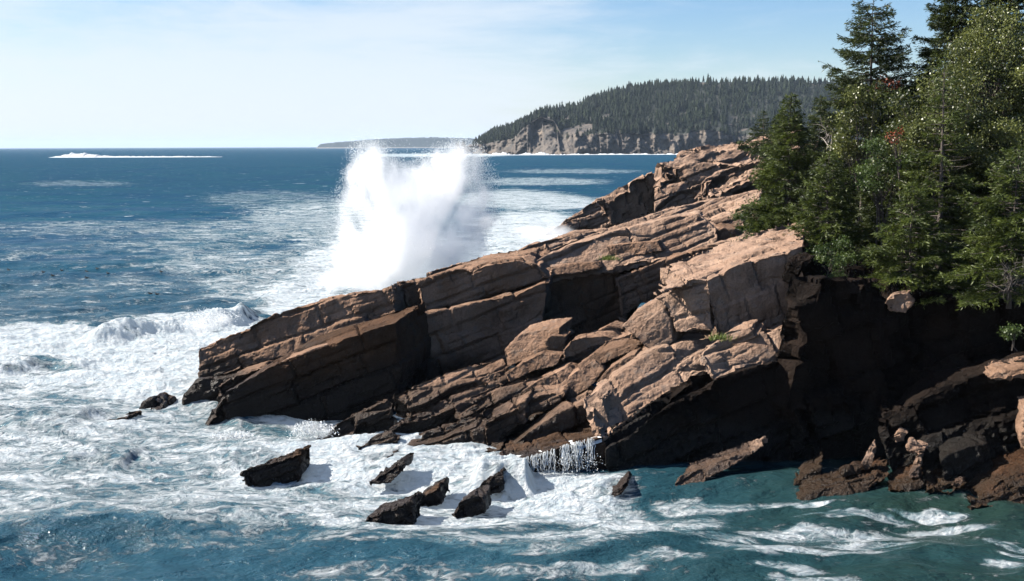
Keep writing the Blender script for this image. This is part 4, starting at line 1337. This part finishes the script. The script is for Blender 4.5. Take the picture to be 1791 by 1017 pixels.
def droplets(cs, rs, n, spread, size):
    """specks thrown out round soft ellipsoids"""
    P = []
    for (c, r) in cs:
        d = rs.normal(size=(n, 3))
        d /= np.linalg.norm(d, axis=1)[:, None]
        rad = 1 + rs.normal(0, spread, n)
        d[:, 2] = np.where(d[:, 2] < -0.3, -d[:, 2], d[:, 2])
        P.append(np.array(c) + d * np.array(r) * np.abs(rad)[:, None])
    P = np.concatenate(P)
    D = rs.normal(size=P.shape)
    L = size * rs.uniform(0.4, 1.5, len(P)) ** 1.5
    V, Fq, tt = quads(P, D, L, L, rs, np.ones(len(P)))
    return V, Fq


def build_white_water():
    MF = foam_mat()
    # the big splash behind the ledge
    Y = 66.0
    org = at(715, 495, Y)
    org[2] = 0.0
    k = Y / F_PX

    def e(px, py, rx, ry, dy=0.0, ryd=None):
        c = at(px, py, Y + dy) - org
        return (tuple(c), (rx * k * 1.08, ryd or rx * k * 0.85, ry * k * 1.06))
    ells = [e(670, 345, 62, 88), e(648, 300, 34, 52, -1), e(654, 285, 32, 34, 0), e(630, 305, 28, 34, -0.5), e(622, 345, 28, 44, 0), e(832, 305, 24, 36, 0), e(842, 350, 26, 44, 0), e(714, 318, 44, 40, 0), e(712, 335, 52, 52, 0.5), e(692, 320, 34, 40, 0), e(738, 322, 34, 42, 0.5), e(625, 470, 60, 45, 1), e(590, 490, 50, 26, 2), e(765, 350, 84, 78, 1), e(796, 318, 50, 56), e(800, 284, 26, 32, 1), e(822, 385, 42, 76, 0),
            e(715, 420, 115, 90, 0), e(680, 470, 90, 60, -1), e(760, 440, 100, 60, 0), e(620, 440, 50, 60, 0)]
    rj = np.random.RandomState(23)
    for (jx, jy) in ((632, 280), (652, 268), (690, 300), (618, 312), (610, 352), (606, 400), (745, 292), (772, 280), (803, 272), (832, 290), (848, 335), (854, 385), (838, 430), (606, 470)):
        q = rj.uniform(15, 27)
        ells.append(e(jx, jy, q, q * rj.uniform(1.0, 1.7), rj.uniform(-1, 1)))
    root = thing('wave_splash', org, 'tall white burst of spray exploding behind the granite ledge', 'splash')
    cloud = link('spray_cloud', ell_hull(ells, 0.3, 1), spray_mat('splash_spray', ells, 1.25, 1.25, 0.75, tuple(at(700, 530, Y) - org)), root)
    rs = np.random.RandomState(5)
    V, Fq = droplets(ells[:3] + ells[5:8] + ells[13:], rs, 1500, 0.2, 0.03)
    link('droplets', mesh_np('droplets', V, Fq, None, False), MF, root)
    # smaller bursts
    def burst(px, py, Y, rx, ry, label, n, dens=2.0, base=None, name='wave_splash'):
        o = at(px, base or py + ry, Y)
        kk = Y / F_PX
        r_ = np.random.RandomState(int(px))
        es = []
        for q in range(4):
            c = at(px + r_.uniform(-.5, .5) * rx, py + r_.uniform(-.3, .5) * ry, Y) - o
            es.append((tuple(c), (rx * kk * r_.uniform(.5, .8), rx * kk * 0.6, ry * kk * r_.uniform(.5, .9))))
        rt = thing(name, o, label, 'splash', 'smaller bursts of spray')
        link('spray_cloud', ell_hull(es, max(0.12, rx * kk / 9), 2), spray_mat('burst_spray', es, dens, 0.9 / (rx * kk) * 2), rt)
        if n:
            V, Fq = droplets(es, r_, n, 0.18, 0.045)
            link('droplets', mesh_np('droplets', V, Fq, None, False), MF, rt)
    burst(950, 412, 118, 75, 26, 'low drift of spray where surf hits the farther ledge', 0, 0.5)
    burst(375, 566, 60, 50, 26, 'puff of spray thrown up by the breaker left of the ledge tip', 700, 1.6)
    burst(415, 766, 44.2, 36, 10, 'fine speckled spray at the foot of the black lower slab', 450, 0.7)
    burst(545, 752, 44.3, 40, 16, 'white spray surging between the lower slab and the broken shelf', 500, 1.6)
    burst(465, 255 + 0, 1500, 1, 1, 'x', 0) if False else None
    # breaker far out
    YB = 1330.0
    kk = YB / F_PX
    px = np.linspace(85, 400, 260)
    hh = np.interp(px, [85, 100, 125, 140, 160, 180, 200, 300, 380, 400], [0, 2.5, 6.5, 8.5, 7.0, 4.0, 3.0, 2.6, 1.8, 0]) * kk
    rs = np.random.RandomState(9)
    hh = hh * (1 + 0.25 * vnoise(np.column_stack((px * 0.21, px * 0, px * 0)), 3) + 0.12 * vnoise(np.column_stack((px * 0.9, px * 0, px * 0)), 5))
    rows = []
    for f, dy in ((0, -16), (0.35, -12), (0.8, -7), (1.0, -2), (0.9, 4), (0.4, 14), (-0.05, 30)):
        rows.append(np.column_stack(((px - CX) * kk, YB + dy * np.ones(len(px)) + 10 * np.sin(px / 60), hh * f - 0.5)))
    A = np.stack(rows)
    R, K = A.shape[:2]
    idx = np.arange(R * K).reshape(R, K)
    Fq = np.stack((idx[:-1, :-1], idx[:-1, 1:], idx[1:, 1:], idx[1:, :-1]), -1).reshape(-1, 4)
    tag(link('breaking_wave', mesh_np('breaking_wave', A.reshape(-1, 3), Fq), MF), 'long white breaker far out on the left below the horizon', 'wave')
    # surf along the far cliffs
    px = np.linspace(730, 1230, 420)
    hh = np.interp(px, [730, 770, 860, 885, 910, 935, 1000, 1100, 1200, 1230], [0.3, 0.6, 1.6, 2.4, 1.6, 2.2, 0.9, 0.7, 1.2, 0.8]) * 0.75
    hh = hh * np.clip(1 + 0.9 * vnoise(np.column_stack((px * 0.12, px * 0, px * 0)), 31) + 0.5 * vnoise(np.column_stack((px * 0.45, px * 0, px * 0)), 32), 0.15, 3)
    rows = []
    for f, dy in ((-0.5, -75), (0.10, -50), (0.3, -28), (1.0, -12), (0.8, 0), (-0.2, 14)):
        rows.append(np.column_stack(((px - CX) * 1490 / F_PX, 1485 + dy + 8 * np.sin(px / 40.0) + 6 * vnoise(np.column_stack((px * 0.2, px * 0 + dy, px * 0)), 41), hh * f * 1.4)))
    A = np.stack(rows)
    R, K = A.shape[:2]
    idx = np.arange(R * K).reshape(R, K)
    Fq = np.stack((idx[:-1, :-1], idx[:-1, 1:], idx[1:, 1:], idx[1:, :-1]), -1).reshape(-1, 4)
    tag(link('surf_line', mesh_np('surf_line', A.reshape(-1, 3), Fq), MF), 'white surf line breaking along the foot of the far cliffs', 'surf')
    # cascade pouring off the low shelf
    rs = np.random.RandomState(17)
    H2 = [block_mesh([(860, 812), (930, 796), (990, 778), (1058, 762), (1066, 800), (1064, 870), (880, 870)], (1000, 850, 39.3, 5, 4), (0.6, 3.5, 0.05), 0.07, 90, amp=0.1, L=(1.2, 1.2, .7))]
    rock_object('rock_shelf', H2, M_SEAROCK, 'low wet rock shelf that the white cascade pours over', 'rock shelf', None, 'structure')
    root = thing('cascade', at(980, 850, 39.2), 'white cascade of seawater streaming off the low rock shelf', 'waterfall')
    o = np.array(root.location)
    sheet_v, sheet_f, n = [], [], 0
    gaps = (905, 912, 916, 922, 934, 938, 950, 954, 968, 985, 988, 991, 1007, 1012, 1031)
    for q in range(170):
        px0 = float(np.clip(gaps[rs.randint(len(gaps))] + rs.normal(0, 4.0), 900, 1052))
        top = np.interp(px0, [880, 930, 990, 1055], [806, 795, 777, 762]) + rs.uniform(-2, 2)
        bot = np.interp(px0, [880, 1055], [850, 848]) * 1.0
        full = rs.uniform(0.35, 1.05)
        wdt = rs.uniform(0.004, 0.014)
        m = 9
        P0 = at(px0, top, 39.6)
        zb = on_z(px0, bot)[2]
        zz = np.linspace(P0[2] + 0.06, P0[2] + (zb - P0[2]) * full, m)
        xx = P0[0] + np.cumsum(rs.normal(0, 0.02, m))
        yy = plane_hit(px0, top, (1000, 850, 39.3, 5, 4))[1] - 0.12 - 0.30 * np.linspace(0, 1, m) ** 1.5 + rs.normal(0, 0.05)
        ww = wdt * rs.uniform(0.5, 1.4, m)
        L_ = np.column_stack((xx - ww, yy, zz)) - o
        R_ = np.column_stack((xx + ww, yy + 0.02, zz)) - o
        sheet_v.append(np.concatenate((L_, R_)))
        i = np.arange(m - 1)
        sheet_f.append(np.stack((i, i + m, i + m + 1, i + 1), -1) + n)
        n += 2 * m
    link('water_streams', mesh_np('water_streams', np.concatenate(sheet_v), np.concatenate(sheet_f)), MF, root)
    # water crest running along the top of the shelf
    px = np.linspace(850, 1052, 90)
    py = np.interp(px, [850, 930, 990, 1055], [808, 796, 778, 762])
    rows = []
    for dy, dz in ((-0.2, -0.2), (-0.14, -0.09), (0.05, -0.05), (0.5, -0.05), (1.2, -0.3)):
        rows.append(np.array([at(a, b, 39.75) + np.array((0, dy, dz)) for a, b in zip(px, py)]) - o + np.column_stack((np.zeros(90), np.zeros(90), 0.05 * vnoise(np.column_stack((px * 0.07, px * 0 + dy, px * 0)), 6))))
    A = np.stack(rows)
    idx = np.arange(A.shape[0] * 90).reshape(A.shape[0], 90)
    Fq = np.stack((idx[:-1, :-1], idx[:-1, 1:], idx[1:, 1:], idx[1:, :-1]), -1).reshape(-1, 4)
    link('water_crest', mesh_np('water_crest', A.reshape(-1, 3), Fq), MF, root)
    V, Fq = droplets([(tuple(at(960, 846, 39.0) - o), (1.6, 0.4, 0.15)), (tuple(at(1010, 820, 39.0) - o), (0.8, 0.2, 0.5))], rs, 500, 0.25, 0.035)
    link('droplets', mesh_np('droplets', V, Fq, None, False), MF, root)


def build_ducks():
    V, F, n = [], [], 0
    for c, r in (((0, 0, 0.05), (0.24, 0.13, 0.11)), ((0.22, 0, 0.09), (0.10, 0.06, 0.06)), ((-0.16, 0, 0.12), (0.07, 0.055, 0.10)),
                 ((-0.19, 0, 0.23), (0.075, 0.055, 0.06)), ((-0.28, 0, 0.22), (0.05, 0.025, 0.018))):
        bm = bmesh.new()
        bmesh.ops.create_icosphere(bm, subdivisions=2, radius=1)
        V += [tuple(v.co[i] * r[i] + c[i] for i in range(3)) for v in bm.verts]
        F += [[v.index + n for v in f.verts] for f in bm.faces]
        n += len(bm.verts)
        bm.free()
    V2, Q, N = remesh(np.array(V), F, 0.022)
    me = mesh_np('sea_duck', V2, Q)
    me.materials.append(plain_mat('duck_feathers', (0.02, 0.016, 0.014), (0.05, 0.035, 0.025), 9))
    rs = np.random.RandomState(2)
    for px, py in ((15, 475), (60, 485), (76, 479), (92, 485), (108, 476), (152, 478), (170, 473), (152, 489), (189, 481), (282, 478), (263, 517), (275, 518)):
        o = bpy.data.objects.new('sea_duck', me)
        C.objects.link(o)
        p = on_z(px, py)
        o.location = (p[0], p[1], 0.12)
        o.rotation_euler = (0, 0, rs.uniform(-0.6, 0.6))
        o.scale = (0.65,) * 3
        tag(o, 'small dark sea duck floating on the open water at left', 'duck', 'ducks scattered on the water')


build_world()
build_sea()
build_far()
build_ledges()
build_boulders()
build_woods()
build_white_water()
build_ducks()
